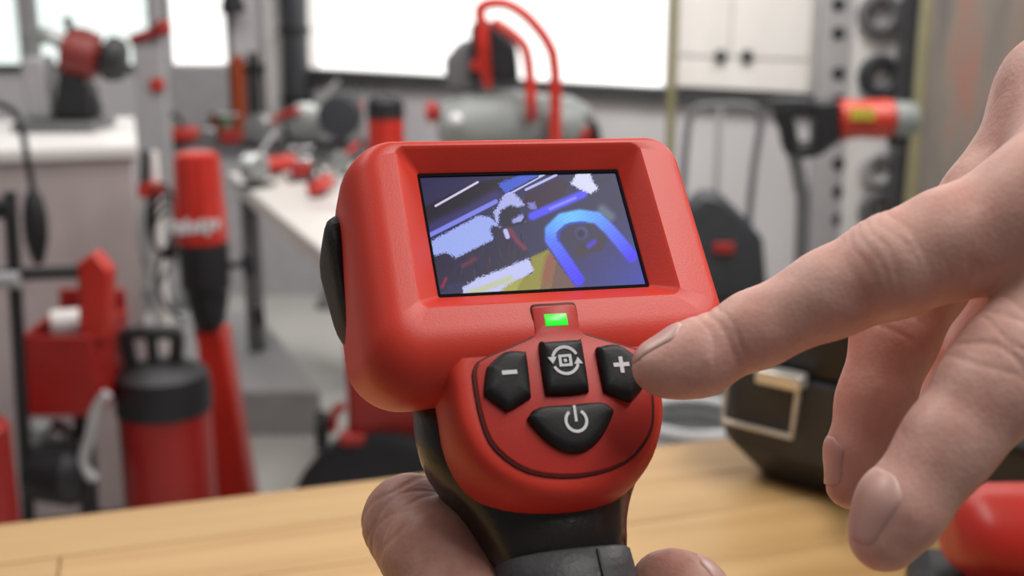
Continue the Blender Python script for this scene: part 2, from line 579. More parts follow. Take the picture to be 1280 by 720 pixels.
# screen: a lit picture on a flat panel
def screen():
    NX, NY = 320, 212
    u, v = np.meshgrid((np.arange(NX) + .5) / NX, (np.arange(NY) + .5) / NY)   # v down
    # the shown picture, laid out on a 1000 x 600 sheet sheared like a tilted view
    X = 55 + 985 * u + 105 * v + 45 * u * v
    Y = 88 - 16 * u + 597 * v - 34 * u * v
    rng = np.random.RandomState(3)
    jx = rng.normal(0, 4, X.shape); jy = rng.normal(0, 4, X.shape)
    Xj, Yj = X + jx, Y + jy
    img = np.zeros(X.shape + (3,))
    img[:] = (54, 50, 88)
    g = np.clip((X - 700) / 450, 0, 1) * np.clip((Y - 250) / 350, 0, 1)
    img += g[..., None] * np.array((14, 26, 78))

    def poly(P, col, mix=1.0, rough=1):
        x, y = (Xj, Yj) if rough else (X, Y)
        ins = np.zeros(X.shape, bool)
        for (x0, y0), (x1, y1) in zip(P, P[1:] + P[:1]):
            c = ((y0 > y) != (y1 > y)) & (x < (x1 - x0) * (y - y0) / ((y1 - y0) or 1e-6) + x0)
            ins ^= c
        img[ins] = img[ins] * (1 - mix) + np.array(col) * mix

    def line(P, wd, c0, c1=None, soft=.25, tex=0):
        c1 = c1 or c0
        best = np.full(X.shape, 1e9); tt = np.zeros(X.shape)
        L = len(P) - 1
        for i in range(L):
            a, b = np.array(P[i], float), np.array(P[i + 1], float)
            d = b - a
            t = np.clip(((X - a[0]) * d[0] + (Y - a[1]) * d[1]) / (d @ d), 0, 1)
            q = np.hypot(X - a[0] - t * d[0], Y - a[1] - t * d[1])
            m = q < best
            best[m] = q[m]; tt[m] = (i + t[m]) / L
        al = np.clip((wd / 2 - best) / (wd * soft) + .5, 0, 1)
        k = np.abs(tt * 2 - 1)[..., None] ** 1.3 if c1 != c0 else 0 * tt[..., None]
        colr = np.array(c0) * (1 - k) + np.array(c1) * k
        if tex:
            colr = colr + (np.sin(X * .19 + Y * .31) * tex)[..., None]
        img[:] = img * (1 - al[..., None]) + colr * al[..., None]

    poly([(330, 125), (470, 100), (440, 215), (180, 310), (100, 370), (75, 250)], (34, 28, 46))
    line([(110, 360), (300, 270), (430, 190)], 60, (66, 60, 110), soft=.6)
    poly([(440, 130), (560, 85), (650, 85), (480, 185)], (84, 108, 205))
    line([(138, 242), (340, 122)], 12, (226, 216, 240))
    line([(106, 392), (300, 290), (430, 222)], 24, (140, 148, 232))
    line([(108, 408), (300, 312)], 8, (40, 40, 80))
    line([(478, 192), (670, 84)], 14, (200, 205, 250))
    line([(500, 172), (640, 96)], 7, (46, 44, 90))
    line([(580, 162), (732, 88)], 14, (196, 196, 245))
    poly([(590, 175), (740, 105), (800, 130), (770, 190), (640, 260), (560, 235)], (58, 34, 60), .9)
    poly([(115, 420), (350, 290), (400, 300), (445, 345), (400, 360), (420, 410), (300, 470), (235, 500), (190, 475), (130, 490)], (172, 186, 242))
    poly([(120, 505), (190, 475), (235, 500), (300, 468), (420, 412), (405, 345), (440, 345), (490, 400), (570, 440), (600, 488), (480, 535), (335, 612), (150, 630)], (46, 38, 68))
    for k in range(60):
        x = 150 + 420 * rng.rand(); y = 625 - (x - 150) * .32 - 120 * rng.rand() * (x > 200)
        line([(x, y), (x + rng.normal(0, 6), y + 40)], 6, tuple(np.array((46, 40, 72)) + rng.normal(0, 14, 3)))
    line([(270, 540), (330, 505)], 20, (110, 50, 80), soft=.8)
    line([(170, 640), (190, 600)], 14, (150, 40, 70), soft=.8)
    poly([(268, 642), (340, 600), (590, 505), (620, 560), (560, 600), (520, 672), (275, 690)], (204, 208, 246))
    poly([(400, 690), (520, 610), (615, 575), (600, 500), (690, 462), (730, 520), (700, 660), (520, 690)], (168, 162, 66), .85)
    line([(300, 672), (500, 600)], 26, (200, 205, 170), soft=.8)
    poly([(690, 478), (740, 530), (830, 640), (640, 675), (670, 560)], (132, 102, 84), .8)
    line([(700, 510), (680, 600)], 40, (150, 96, 80), soft=.9)
    poly([(470, 190), (520, 176), (575, 240), (540, 252), (500, 238), (445, 290), (442, 340), (462, 358), (432, 345), (420, 280)], (186, 190, 238))
    poly([(450, 268), (500, 240), (545, 255), (560, 300), (500, 350), (460, 345)], (36, 32, 58))
    poly([(510, 312), (560, 288), (582, 320), (520, 336)], (170, 172, 228))
    poly([(585, 230), (625, 225), (635, 262), (600, 262)], (140, 140, 200))
    line([(500, 345), (560, 330), (580, 300)], 14, (34, 30, 52))
    line([(500, 362), (535, 420), (572, 455)], 22, (128, 52, 82), soft=.6)
    line([(478, 370), (488, 398)], 24, (200, 200, 240))
    line([(612, 296), (870, 186)], 42, (98, 98, 248), soft=.4)
    line([(700, 260), (830, 205)], 14, (150, 150, 255), soft=.6)
    poly([(835, 80), (905, 78), (925, 130), (948, 160), (910, 184), (860, 165), (808, 132)], (226, 228, 252))
    line([(968, 265), (1010, 300)], 48, (104, 118, 134), soft=.6)
    line([(960, 120), (1000, 110)], 30, (48, 46, 72), soft=.8)
    poly([(760, 400), (800, 335), (900, 330), (990, 380), (960, 470), (860, 480), (800, 440)], (60, 54, 78), .7)
    line([(845, 475), (960, 425)], 40, (66, 50, 58), soft=.8)
    line([(860, 380), (861, 381)], 62, (84, 84, 140), soft=.3)
    line([(856, 384), (857, 385)], 38, (34, 30, 62), soft=.4)
    line([(895, 445), (925, 425)], 26, (84, 62, 200), soft=.6)
    line([(838, 605), (765, 500), (704, 412), (704, 366), (760, 312), (850, 294), (940, 306), (1005, 365), (1075, 445), (1115, 492)], 62, (122, 200, 250), (82, 66, 246), tex=5)
    line([(742, 420), (748, 370), (800, 335), (880, 330)], 10, (60, 70, 190), soft=.8)
    img += rng.normal(0, 3, img.shape)
    img = np.clip(img, 0, 255) / 255
    gm = img.mean(-1, keepdims=True)
    img = np.clip(gm + (img - gm) * 1.15, 0, 1) ** 1.12
    lin = np.where(img <= .04045, img / 12.92, ((img + .055) / 1.055) ** 2.4)
    # grid with one face per cell, one colour per face
    xs = np.linspace(-25.0, 25.0, NX + 1); ys = np.linspace(16.7, -16.7, NY + 1)
    gx, gy = np.meshgrid(xs, ys)
    co = np.stack([gx / 1000, gy / 1000, np.full(gx.shape, 0.0001)], -1).reshape(-1, 3)
    i = np.arange((NX + 1) * (NY + 1)).reshape(NY + 1, NX + 1)
    f = np.stack([i[1:, :-1], i[1:, 1:], i[:-1, 1:], i[:-1, :-1]], -1).reshape(-1, 4)
    me = bpy.data.meshes.new('display')
    me.vertices.add(len(co)); me.vertices.foreach_set('co', co.ravel())
    me.loops.add(f.size); me.loops.foreach_set('vertex_index', f.ravel())
    me.polygons.add(len(f)); me.polygons.foreach_set('loop_start', np.arange(0, f.size, 4))
    me.update(calc_edges=True)
    at = me.color_attributes.new('picture', 'FLOAT_COLOR', 'CORNER')
    rgba = np.concatenate([lin.reshape(-1, 3), np.ones((len(f), 1))], 1)
    at.data.foreach_set('color', np.repeat(rgba, 4, axis=0).ravel())
    me.transform(DM); me.transform(parent_matrix(dev).inverted())
    m = mat('lit_display', (.01, .01, .012), .25, var=0)
    nt = m.node_tree
    a = nt.nodes.new('ShaderNodeVertexColor'); a.layer_name = 'picture'
    nt.links.new(a.outputs['Color'], nt.nodes['Principled BSDF'].inputs['Emission Color'])
    nt.nodes['Principled BSDF'].inputs['Emission Strength'].default_value = 1.08
    nt.nodes['Principled BSDF'].inputs['Specular IOR Level'].default_value = .06
    me.materials.append(m)
    o = bpy.data.objects.new('display', me); COL.objects.link(o); o.parent = dev
    o['label'] = 'lit colour screen showing a blue horseshoe shape'
    fr = MB()
    fr.ring_faces([[D(x, y, z) for x, y in rr_lim(-x1, x1, -y1, y1, .3)] for z, x1, y1 in ((.14, 25.4, 17.1), (.45, 25.35, 17.05), (.45, 24.85, 16.3), (.1, 24.8, 16.25))], cap0=False, cap1=False)
    fr.build('screen_gasket', mat('black_gasket', (.004, .004, .005), .8, var=0, spec=.1), dev)
screen()

# red collar below the screen that carries the keypad
KX = -1.0
def kz(y):
    return 4.7 + .205 * (y + 25) + .5 * math.exp(-((y + 30) / 4) ** 2)

def outline(P, n=3):
    """closed Catmull-Rom through P"""
    Q = []
    m = len(P)
    for i in range(m):
        a, b, c, d = (Vector(P[j % m]) for j in (i - 1, i, i + 1, i + 2))
        for k in range(n):
            t = k / n
            Q.append(0.5 * ((2 * b) + (c - a) * t + (2 * a - 5 * b + 4 * c - d) * t * t + (3 * b - a - 3 * c + d) * t ** 3))
    return Q

def mirror(L):
    return L + [(-x, y) for x, y in reversed(L) if abs(x) > 1e-6]

col_out = outline(mirror([(0, -23), (-14, -24), (-24.2, -33), (-25.2, -41), (-24.2, -50), (-19.6, -58.4), (-11, -64.2), (0, -66.2)]), 4)
cc = Vector((0, -43))
rings = []
for s, dz in ((.84, -34), (.93, -24), (.985, -15), (1, -10), (.995, -6), (.97, -2.8), (.93, -.9), (.88, 0), (.8, 0)):
    rings.append([D(-2.0 + (cc + (p - cc) * s).x, (cc + (p - cc) * s).y, (4.7 + .205 * ((cc + (p - cc) * s).y + 25)) + dz) for p in col_out])
MB().ring_faces(rings).build('collar', M_RED, dev, smooth=60)

def plate(name, m, P, z0, z1, edge=.3, parent=dev, sm=3, dome=0.0, bev=None):
    pts = outline(P, sm) if sm > 1 else [Vector(p) for p in P]
    c = sum(pts, Vector((0, 0))) / len(pts)
    rings = []
    steps = bev or ((1.0, 0, z0), (1.0, 0, z1 - edge), (1, edge * .4, z1 - edge * .25), (1, edge, z1))
    for _, ins, z in steps:
        r = []
        for p in pts:
            d = (p - c)
            q = c + d * max(0, 1 - ins / max(d.length, .01))
            r.append(D(KX + q.x, q.y, kz(q.y) + z))
        rings.append(r)
    if dome:
        r = []
        for p in pts:
            q = c + (p - c) * .45
            r.append(D(KX + q.x, q.y, kz(q.y) + z1 + dome))
        rings.append(r)
    return MB().ring_faces(rings).build(name, m, parent, smooth=50)

pan = mirror([(0, -23.6), (-4.2, -23.6), (-5.1, -24.4), (-5.2, -27.5), (-5.6, -30.4), (-9, -32), (-17.2, -34.8), (-19.2, -36.4), (-19.8, -39.5), (-19.2, -48), (-17, -54), (-10.5, -59.2), (0, -61)])
plate('keypad_seam', M_RED_D, [(x * 1.035, -43 + (y + 43) * 1.03) for x, y in pan], -.6, .5, .1, sm=3)
plate('keypad_panel', M_RED_K, pan, -.6, .85, .35, sm=3)

led = plate('status_light', M_LED, [(-2.6, -25.8), (2.6, -25.8), (2.6, -28.6), (-2.6, -28.6)], .2, 1.1, .25, sm=1)
led['label'] = 'small green status light'
mi = [(-13.0, -34.0), (-8.8, -34.2), (-8.1, -35.2), (-8.3, -43.2), (-9.0, -44.4), (-13.6, -46.6), (-14.8, -46.2), (-18.2, -43.2), (-18.5, -41.8), (-17.4, -37.4), (-16.6, -36.4)]
ce = mirror([(0, -32.4), (-3.9, -32.5), (-4.9, -33.2), (-5.0, -42.8), (-4.1, -43.9), (0, -44.2)])
po = mirror([(0, -46.4), (-7.2, -46.6), (-9.4, -48.0), (-9.6, -49.2), (-6.6, -53.4), (-3.2, -56.0), (0, -56.8)])
bevb = ((1, 0, .2), (1, 0, 1.4), (1, .35, 2.3), (1, 1.1, 2.85), (1, 1.9, 3.0))
b_minus = plate('minus_button', M_BTN, mi, 0, 3.0, bev=bevb, sm=3, dome=.15)
b_plus = plate('plus_button', M_BTN, [(-x, y) for x, y in mi], 0, 3.0, bev=bevb, sm=3, dome=.15)
b_cen = plate('rotate_button', M_BTN, ce, 0, 3.0, bev=bevb, sm=3, dome=.15)
b_pow = plate('power_button', M_BTN, po, 0, 3.0, bev=bevb, sm=3, dome=.15)

def flat(name, polys, z, parent):
    mb = MB()
    for P in polys:
        pts = [D(KX + x, y, kz(y) + z) for x, y in P]
        ext = (D(0, 0, .25) - D(0, 0, 0))
        mb.prism(pts, ext)
    return mb.build(name, M_WHT, parent)

def arc(cx, cy, r0, r1, a0, a1, n=14):
    A = [math.radians(a0 + (a1 - a0) * k / n) for k in range(n + 1)]
    return [[(cx + r0 * math.cos(a), cy + r0 * math.sin(a)), (cx + r1 * math.cos(a), cy + r1 * math.sin(a)),
             (cx + r1 * math.cos(b), cy + r1 * math.sin(b)), (cx + r0 * math.cos(b), cy + r0 * math.sin(b))] for a, b in zip(A[:-1], A[1:])]

def rectp(x0, x1, y0, y1):
    return [(x0, y0), (x1, y0), (x1, y1), (x0, y1)]
zs = 3.1
flat('minus_sign', [rectp(-14.6, -11.2, -39.6, -38.7)], zs, b_minus)
flat('plus_sign', [rectp(10.9, 14.6, -39.6, -38.7), rectp(12.3, 13.2, -41.0, -37.4)], zs, b_plus)
cy = -37.4
sym = arc(0, cy, 2.6, 3.25, 25, 160) + arc(0, cy, 2.6, 3.25, 205, 340)
sym += [[(-3.9, cy + .9), (-1.9, cy + .9), (-2.9, cy - .6)], [(3.9, cy - .9), (1.9, cy - .9), (2.9, cy + .6)]]
sym += [rectp(-1.5, 1.5, cy + .75, cy + 1.3), rectp(-1.5, 1.5, cy - 1.3, cy - .75), rectp(-1.5, -.85, cy - .75, cy + .75), rectp(.85, 1.5, cy - .75, cy + .75), rectp(-.35, .35, cy - .35, cy + .35)]
flat('rotate_symbol', sym, zs, b_cen)
cy = -50.6
flat('power_symbol', arc(0.4, cy, 2.0, 2.65, 125, 415, 24) + [rectp(.1, .7, cy - .2, cy + 3.3)], zs, b_pow)

# rubber cover on the left side of the head
lat = []
for y, xo, w0, w1 in ((18.5, -42.5, -27, -20), (15, -46.2, -31, -12), (10.5, -47.6, -32, -9), (6, -47.2, -32, -9.5), (0, -46.2, -32, -12), (-6, -45.6, -32, -15), (-12, -44.6, -30, -17), (-16, -42.5, -27, -20)):
    lat.append([D(-40, y, w0), D(xo + .6, y, w0), D(xo, y, w0 + 2.5), D(xo, y, w1 - 2.5), D(xo + .8, y, w1), D(-40, y, w1 + 1)])
MB().ring_faces(lat).build('side_cover', M_RUB, dev, smooth=40, subsurf=1)['label'] = 'black rubber side cover'

# grip
def ell(cx, y, cz, a, b, n=40, p=2.4, sl=.12):
    r = []
    for i in range(n):
        t = 2 * math.pi * i / n
        c, s = math.cos(t), math.sin(t)
        r.append(D(cx + a * math.copysign(abs(c) ** (2 / p), c), y + (s * b) * sl, cz + b * math.copysign(abs(s) ** (2 / p), s)))
    return r
g = [ell(*q) for q in ((-1.5, -26, -24, 26, 14), (-1.5, -31, -24.5, 28.6, 14.5), (-1.6, -40, -25, 28.8, 15), (-1.8, -48, -25, 27.4, 15), (-1.9, -54, -25, 23.6, 15), (-2, -60, -25, 19.6, 14.5), (-2.0, -66, -25, 17.0, 14), (-1.7, -70, -25, 15.8, 13.6), (-1.6, -79, -25, 14.4, 12))]
MB().ring_faces(g).build('grip', M_GRIP, dev, smooth=70, subsurf=1)
g = [ell(*q, sl=-.16) for q in ((-1.6, -71.8, -25, 14.9, 13.4), (-1.6, -72.4, -25, 15.5, 14.3), (-1.4, -77, -25, 15.5, 14.4), (-1.4, -100, -25, 16.5, 15), (-1.4, -140, -25, 17.5, 16), (-1.4, -165, -25, 18, 17), (-1.4, -167, -25, 15, 14))]
lowg = MB().ring_faces(g).build('lower_grip', M_GRIP2, dev, smooth=70)
sg = MB()
for x in (2.5,):
    sg.tube([D(x, -75, -10.4), D(x, -82, -10.2), D(x, -100, -9.6)], .00035, n=6, sub=2)
sg.build('seam', M_BLK, lowg)

# ------------------------------------------------------------------ hands: one continuous surface each
def smin(a, b, k):
    h = np.clip(.5 + .5 * (b - a) / k, 0, 1)
    return b * (1 - h) + a * h - k * h * (1 - h)

def surface_nets(S, org, h):
    inside = S < 0
    nx, ny, nz = S.shape
    cs = [(dx, dy, dz) for dx in (0, 1) for dy in (0, 1) for dz in (0, 1)]
    cnt = np.zeros((nx - 1, ny - 1, nz - 1), np.int8)
    for dx, dy, dz in cs:
        cnt += inside[dx:nx - 1 + dx, dy:ny - 1 + dy, dz:nz - 1 + dz]
    act = (cnt > 0) & (cnt < 8)
    ids = np.argwhere(act)
    index = -np.ones(act.shape, np.int64)
    index[act] = np.arange(len(ids))
    val = {c: S[ids[:, 0] + c[0], ids[:, 1] + c[1], ids[:, 2] + c[2]] for c in cs}
    acc = np.zeros((len(ids), 3)); num = np.zeros(len(ids))
    for c in cs:
        for ax in range(3):
            if c[ax] == 0:
                d = list(c); d[ax] = 1; d = tuple(d)
                a, b = val[c], val[d]
                m = (a < 0) != (b < 0)
                t = np.where(m, a / np.where(m, a - b, 1), 0)
                p = np.tile(np.array(c, float), (len(ids), 1)); p[:, ax] = t
                acc[m] += p[m]; num[m] += 1
    co = (ids + acc / num[:, None]) * h + org
    faces = []
    for ax in range(3):
        sl0 = [slice(1, -1)] * 3; sl1 = [slice(1, -1)] * 3
        sl0[ax] = slice(0, -1); sl1[ax] = slice(1, None)
        A = inside[tuple(sl0)]; B = inside[tuple(sl1)]
        e = np.argwhere(A != B)
        off = np.array([1, 1, 1]); off[ax] = 0
        e = e + off
        flip = inside[e[:, 0], e[:, 1], e[:, 2]]
        b, c = [k for k in range(3) if k != ax]
        q = []
        for db, dc in ((-1, -1), (0, -1), (0, 0), (-1, 0)):
            f = e.copy(); f[:, b] += db; f[:, c] += dc
            q.append(index[f[:, 0], f[:, 1], f[:, 2]])
        q = np.stack(q, 1)
        if ax == 1:
            flip = ~flip
        q[~flip] = q[~flip][:, ::-1]
        faces.append(q)
    return co, np.concatenate(faces)

def hand_mesh(name, caps, h, m, parent, creases=(), k_def=.004):
    """caps: (p0, r0, p1, r1, k) round cones in camera space, blended together"""
    P = np.array([[*c[0]] for c in caps] + [[*c[2]] for c in caps])
    R = max(max(c[1], c[3]) for c in caps)
    lo = P.min(0) - R - .006; hi = P.max(0) + R + .006
    n = np.ceil((hi - lo) / h).astype(int) + 1
    S = np.full(n, .05, np.float32)
    for p0, r0, p1, r1, k in caps:
        p0, p1 = np.array(p0), np.array(p1)
        rm = max(r0, r1) + .012
        a = np.maximum(((np.minimum(p0, p1) - rm - lo) / h).astype(int), 0)
        b = np.minimum(((np.maximum(p0, p1) + rm - lo) / h).astype(int) + 2, n)
        gx, gy, gz = np.meshgrid(*[(np.arange(a[i], b[i]) * h + lo[i]).astype(np.float32) for i in range(3)], indexing='ij')
        d = p1 - p0
        L2 = d @ d + 1e-12
        qx, qy, qz = gx - p0[0], gy - p0[1], gz - p0[2]
        t = np.clip((qx * d[0] + qy * d[1] + qz * d[2]) / L2, 0, 1)
        dist = np.sqrt((qx - t * d[0]) ** 2 + (qy - t * d[1]) ** 2 + (qz - t * d[2]) ** 2) - (r0 + (r1 - r0) * t)
        s = tuple(slice(a[i], b[i]) for i in range(3))
        S[s] = smin(S[s], dist, k)
    co, f = surface_nets(S, lo, h)
    me = bpy.data.meshes.new(name)
    me.from_pydata(co.tolist(), [], f.tolist())
    bm = bmesh.new(); bm.from_mesh(me)
    for _ in range(3):
        bmesh.ops.smooth_vert(bm, verts=bm.verts, factor=.5, use_axis_x=True, use_axis_y=True, use_axis_z=True)
    bmesh.ops.recalc_face_normals(bm, faces=bm.faces)
    bmesh.ops.subdivide_edges(bm, edges=bm.edges, cuts=1, use_grid_fill=True)
    for _ in range(2):
        bmesh.ops.smooth_vert(bm, verts=bm.verts, factor=.5, use_axis_x=True, use_axis_y=True, use_axis_z=True)
    bm.normal_update()
    bm.to_mesh(me); bm.free()
    N = len(me.vertices)
    co = np.empty(N * 3); me.vertices.foreach_get('co', co); co = co.reshape(-1, 3)
    no = np.empty(N * 3); me.vertices.foreach_get('normal', no); no = no.reshape(-1, 3)
    disp = np.zeros(N)
    for p, ax, dr, R, offs, depth in creases:
        p = np.array(p); ax = np.array(ax, float); ax /= np.linalg.norm(ax)
        dr = np.array(dr, float); dr -= ax * (dr @ ax); dr /= np.linalg.norm(dr)
        sd = np.cross(ax, dr)
        q = co - p
        t = q @ ax; x = q @ sd; y = q @ dr
        mask = np.clip(1.25 - np.sqrt((q ** 2).sum(1)) / (R * 1.9), 0, 1)
        mask = np.minimum(mask * 2.5, 1) * np.clip(y / R * 1.6 + .25, 0, 1)
        for o_, w_, a_ in offs:
            bend = o_ + .09 * R * np.sin(x / R * 4 + o_ * 3000) + .16 * (x * x) / R * (1 if o_ > 0 else -1)
            disp -= depth * a_ * mask * np.exp(-((t - bend) / w_) ** 2)
    # gentle unevenness of the flesh
    disp += .00009 * (np.sin(co[:, 0] * 320 + 2 * np.sin(co[:, 1] * 210)) * np.sin(co[:, 1] * 290 + 1.7 * np.sin(co[:, 2] * 240)))
    co = co + no * disp[:, None]
    me.vertices.foreach_set('co', co.ravel())
    me.transform(CM)
    if parent is not None:
        me.transform(parent_matrix(parent).inverted())
    me.materials.append(m)
    me.polygons.foreach_set('use_smooth', [True] * len(me.polygons))
    me.update()
    o = bpy.data.objects.new(name, me); COL.objects.link(o)
    if parent is not None:
        o.parent = parent
        wv = [parent_matrix(parent) @ v.co for v in me.vertices]
        SKIN_BVH[parent.name] = BVHTree.FromPolygons(wv, [tuple(p.vertices) for p in me.polygons])
    return o

SKIN_BVH = {}

def cp(px, py, d):
    return np.array(((px - 640) / F * d, -(py - 360) / F * d, -d))

def chain(J, k=.003, k0=.008):
    """J: list of (px, py, dist, radius mm) from tip to root"""
    out = []
    for i, (a, b) in enumerate(zip(J[:-1], J[1:])):
        out.append((cp(*a[:3]), a[3] / 1000, cp(*b[:3]), b[3] / 1000, k if i else k))
    return out

from mathutils.bvhtree import BVHTree
def nail(parent, p, ax, dr, r, w=.78, L=.0125, back=.006, ang_=58, lift=1.03):
    """p centre of the fingertip ball, ax towards the tip, dr towards the back of the finger (camera space)"""
    ax = np.array(ax, float); ax /= np.linalg.norm(ax)
    dr = np.array(dr, float); dr -= ax * (dr @ ax); dr /= np.linalg.norm(dr)
    sd = np.cross(ax, dr)
    NU, NV = 17, 19
    bvh = SKIN_BVH[parent.name]
    top, bot = [], []
    x_end = min(L - back, r * .78)
    for j in range(NV):
        v = j / (NV - 1)
        x = -back + (x_end + back) * v
        # the outline narrows round the cuticle and the free edge
        e = 1 - .5 * max(0, (.3 - v) / .3) ** 2.2 - .35 * max(0, (v - .85) / .15) ** 2.5
        r1, r2 = [], []
        for i in range(NU):
            u = i / (NU - 1) * 2 - 1
            th = math.radians(ang_) * u * e
            d = sd * math.sin(th) + dr * math.cos(th)
            o = CM @ Vector(p + ax * x)
            dw = (CM.to_3x3() @ Vector(d)).normalized()
            hit = bvh.ray_cast(o + dw * r * 2.2, -dw)[0]
            if hit is None:
                hit = o + dw * r * .8
            edge = max(abs(u), abs(v * 2 - 1) if v < .5 else 0) ** 6
            r1.append(hit + dw * (.00042 - .00036 * edge))
            r2.append(hit - dw * .0006)
        top.append(r1); bot.append(r2)
    mb = MB(); bm = mb.bm
    tv = [[bm.verts.new(q) for q in r_] for r_ in top]
    bv = [[bm.verts.new(q) for q in r_] for r_ in bot]
    for j in range(NV - 1):
        for i in range(NU - 1):
            bm.faces.new((tv[j][i], tv[j][i + 1], tv[j + 1][i + 1], tv[j + 1][i]))
            bm.faces.new((bv[j][i], bv[j + 1][i], bv[j + 1][i + 1], bv[j][i + 1]))
    for j in range(NV - 1):
        bm.faces.new((tv[j][0], tv[j + 1][0], bv[j + 1][0], bv[j][0]))
        bm.faces.new((tv[j][-1], bv[j][-1], bv[j + 1][-1], tv[j + 1][-1]))
    for i in range(NU - 1):
        bm.faces.new((tv[0][i], bv[0][i], bv[0][i + 1], tv[0][i + 1]))
        bm.faces.new((tv[-1][i], tv[-1][i + 1], bv[-1][i + 1], bv[-1][i]))
    return mb.build('nail', M_NAIL, parent, smooth=180, subsurf=0)

# --- right hand, pointing at the plus button
idx = [(824, 459, .2545, 6.0), (868, 446, .2545, 7.4), (945, 412, .253, 8.0), (1040, 366, .250, 9.1), (1115, 333, .247, 10.5), (1190, 304, .245, 11.3), (1330, 262, .242, 14.4)]
mid = [(1063, 606, .270, 5.6), (1074, 566, .270, 7.0), (1093, 502, .271, 8.2), (1119, 420, .273, 9.4), (1156, 345, .276, 10.4), (1240, 250, .279, 11.2), (1335, 122, .283, 13.0)]
rng_ = [(1178, 560, .290, 5.5), (1188, 510, .291, 7.4), (1205, 450, .293, 8.6), (1248, 372, .297, 9.8), (1400, 140, .300, 13)]
lit = [(1318, 560, .300, 4.8), (1330, 505, .302, 6.4), (1350, 450, .305, 7.5), (1390, 385, .308, 8.4), (1470, 185, .312, 12)]
thb = [(1106, 670, .232, 7.0), (1126, 636, .232, 8.0), (1186, 554, .233, 8.9), (1238, 488, .234, 10.0), (1268, 450, .235, 10.6), (1332, 388, .237, 11.4), (1430, 312, .242, 14.5), (1570, 220, .256, 18)]
caps = []
for ch in (idx, mid, rng_, lit, thb):
    caps += chain(ch)
wr = (1640, 120, .285)
for (a, ra), (b, rb) in (((idx[-1][:3], 14.5), (wr, 21)), ((mid[-1][:3], 14), (wr, 23)), ((rng_[-1][:3], 14), (wr, 22)), ((lit[-1][:3], 12), ((1640, 150, .298), 19)),
                         ((idx[-1][:3], 12), (mid[-1][:3], 12)), ((mid[-1][:3], 12), (rng_[-1][:3], 12)), ((rng_[-1][:3], 11), (lit[-1][:3], 11)), (((1480, 210, .27), 17), ((1590, 170, .275), 20)),
                         ((wr, 23), ((1850, 60, .29), 25)), (((1850, 60, .29), 25), ((2250, -60, .30), 33))):
    caps.append((cp(*a), ra / 1000, cp(*b), rb / 1000, .009))
# knuckle pads and finger pulp
caps.append((cp(848, 461, .2535), .0060, cp(880, 452, .253), .0066, .004))
def cv(a, b):
    return cp(*b[:3]) - cp(*a[:3])
ax_i = cv(idx[4], idx[2]); up_i = np.array((.30, .85, .15))
ax_t = cv(thb[4], thb[1]); up_t = np.array((-.62, -.25, .62))
cre = [
    (cp(*idx[4][:3]), ax_i, np.array((.2, .75, .55)), .0109, ((-.0042, .0006, .8), (-.0018, .0005, .6), (.0004, .0007, 1.0), (.0026, .0005, .7), (.0048, .0006, .7), (.0072, .0005, .4)), .00014),
    (cp(905, 430, .254), cv(idx[3], idx[0]), np.array((.2, .75, .55)), .0086, ((-.0022, .0005, .6), (0, .0006, 1.0), (.0022, .0005, .6)), .00022),
    (cp(*thb[4][:3]), ax_t, np.array((-.3, -.1, .95)), .011, ((-.006, .0006, .7), (-.003, .0007, 1.0), (0.0, .0006, .8), (.003, .0007, .9), (.006, .0006, .6)), .00026),
    (cp(*mid[3][:3]), cv(mid[5], mid[2]), np.array((-.8, .1, .4)), .0094, ((-.002, .0006, .8), (.001, .0006, 1.0)), .0002),
]
rh = thing('hand', 'right hand at the right, index finger pointing at the plus button', 'hand', CM @ Vector(cp(1500, 250, .27)))
hand_mesh('skin', caps, .0011, M_SKIN, rh, cre)
nail(rh, cp(*idx[0][:3]), cv(idx[2], idx[0]), (.12, .9, -.12), .0070, L=.0125, back=.0075)
nail(rh, cp(1110, 663, .232), cv(thb[3], thb[0]), (-.88, .55, .22), .0075, L=.0140, back=.0085, ang_=52)
nail(rh, cp(1068, 588, .270), cv(mid[3], mid[0]), (-.95, -.1, -.1), .0063, L=.0115, back=.0055)
nail(rh, cp(*rng_[0][:3]), cv(rng_[2], rng_[0]), (-.7, .1, -.6), .0057, L=.010, back=.005)
nail(rh, cp(*lit[0][:3]), cv(lit[2], lit[0]), (-.6, .1, -.7), .0050, L=.009, back=.0045)

# --- left hand, wrapped round the lower grip
lcaps = []
def gp(x, y, z):
    q = CM.inverted() @ D(x, y, z)
    return np.array((q.x, q.y, q.z))
def lc(*J):
    for a, b in zip(J[:-1], J[1:]):
        lcaps.append((a[0], a[1] / 1000, b[0], b[1] / 1000, .003))
# forefinger: bent knuckle showing on the left, tip curled in front of the grip
k1 = cp(512, 652, .290)
lc((gp(26, -84, -46), 6.5), (gp(14, -82, -50), 7.8), (gp(-10, -80, -50), 8.8), (gp(-26, -72, -41), 10.2), (k1, 11.0), (cp(545, 690, .279), 11.8), (cp(600, 790, .268), 12.6), (cp(650, 900, .262), 14.5))
for i, dy in enumerate((-20, -39, -57)):
    lc((gp(25, -86 + dy, -44), 6.6 - .4 * i), (gp(12, -84 + dy, -50), 8 - .4 * i), (gp(-12, -83 + dy, -50), 8.8 - .4 * i), (gp(-28, -82 + dy, -40), 9.8 - .4 * i), (gp(-30, -84 + dy, -24), 10.6 - .4 * i), (gp(-22, -92 + dy, -4), 12.5))
# thumb on the right of the grip
lc((cp(838, 738, .272), 9.6), (cp(856, 752, .270), 10.2), (cp(866, 800, .266), 10.6), (cp(830, 900, .258), 12.5), (cp(740, 1000, .252), 16))
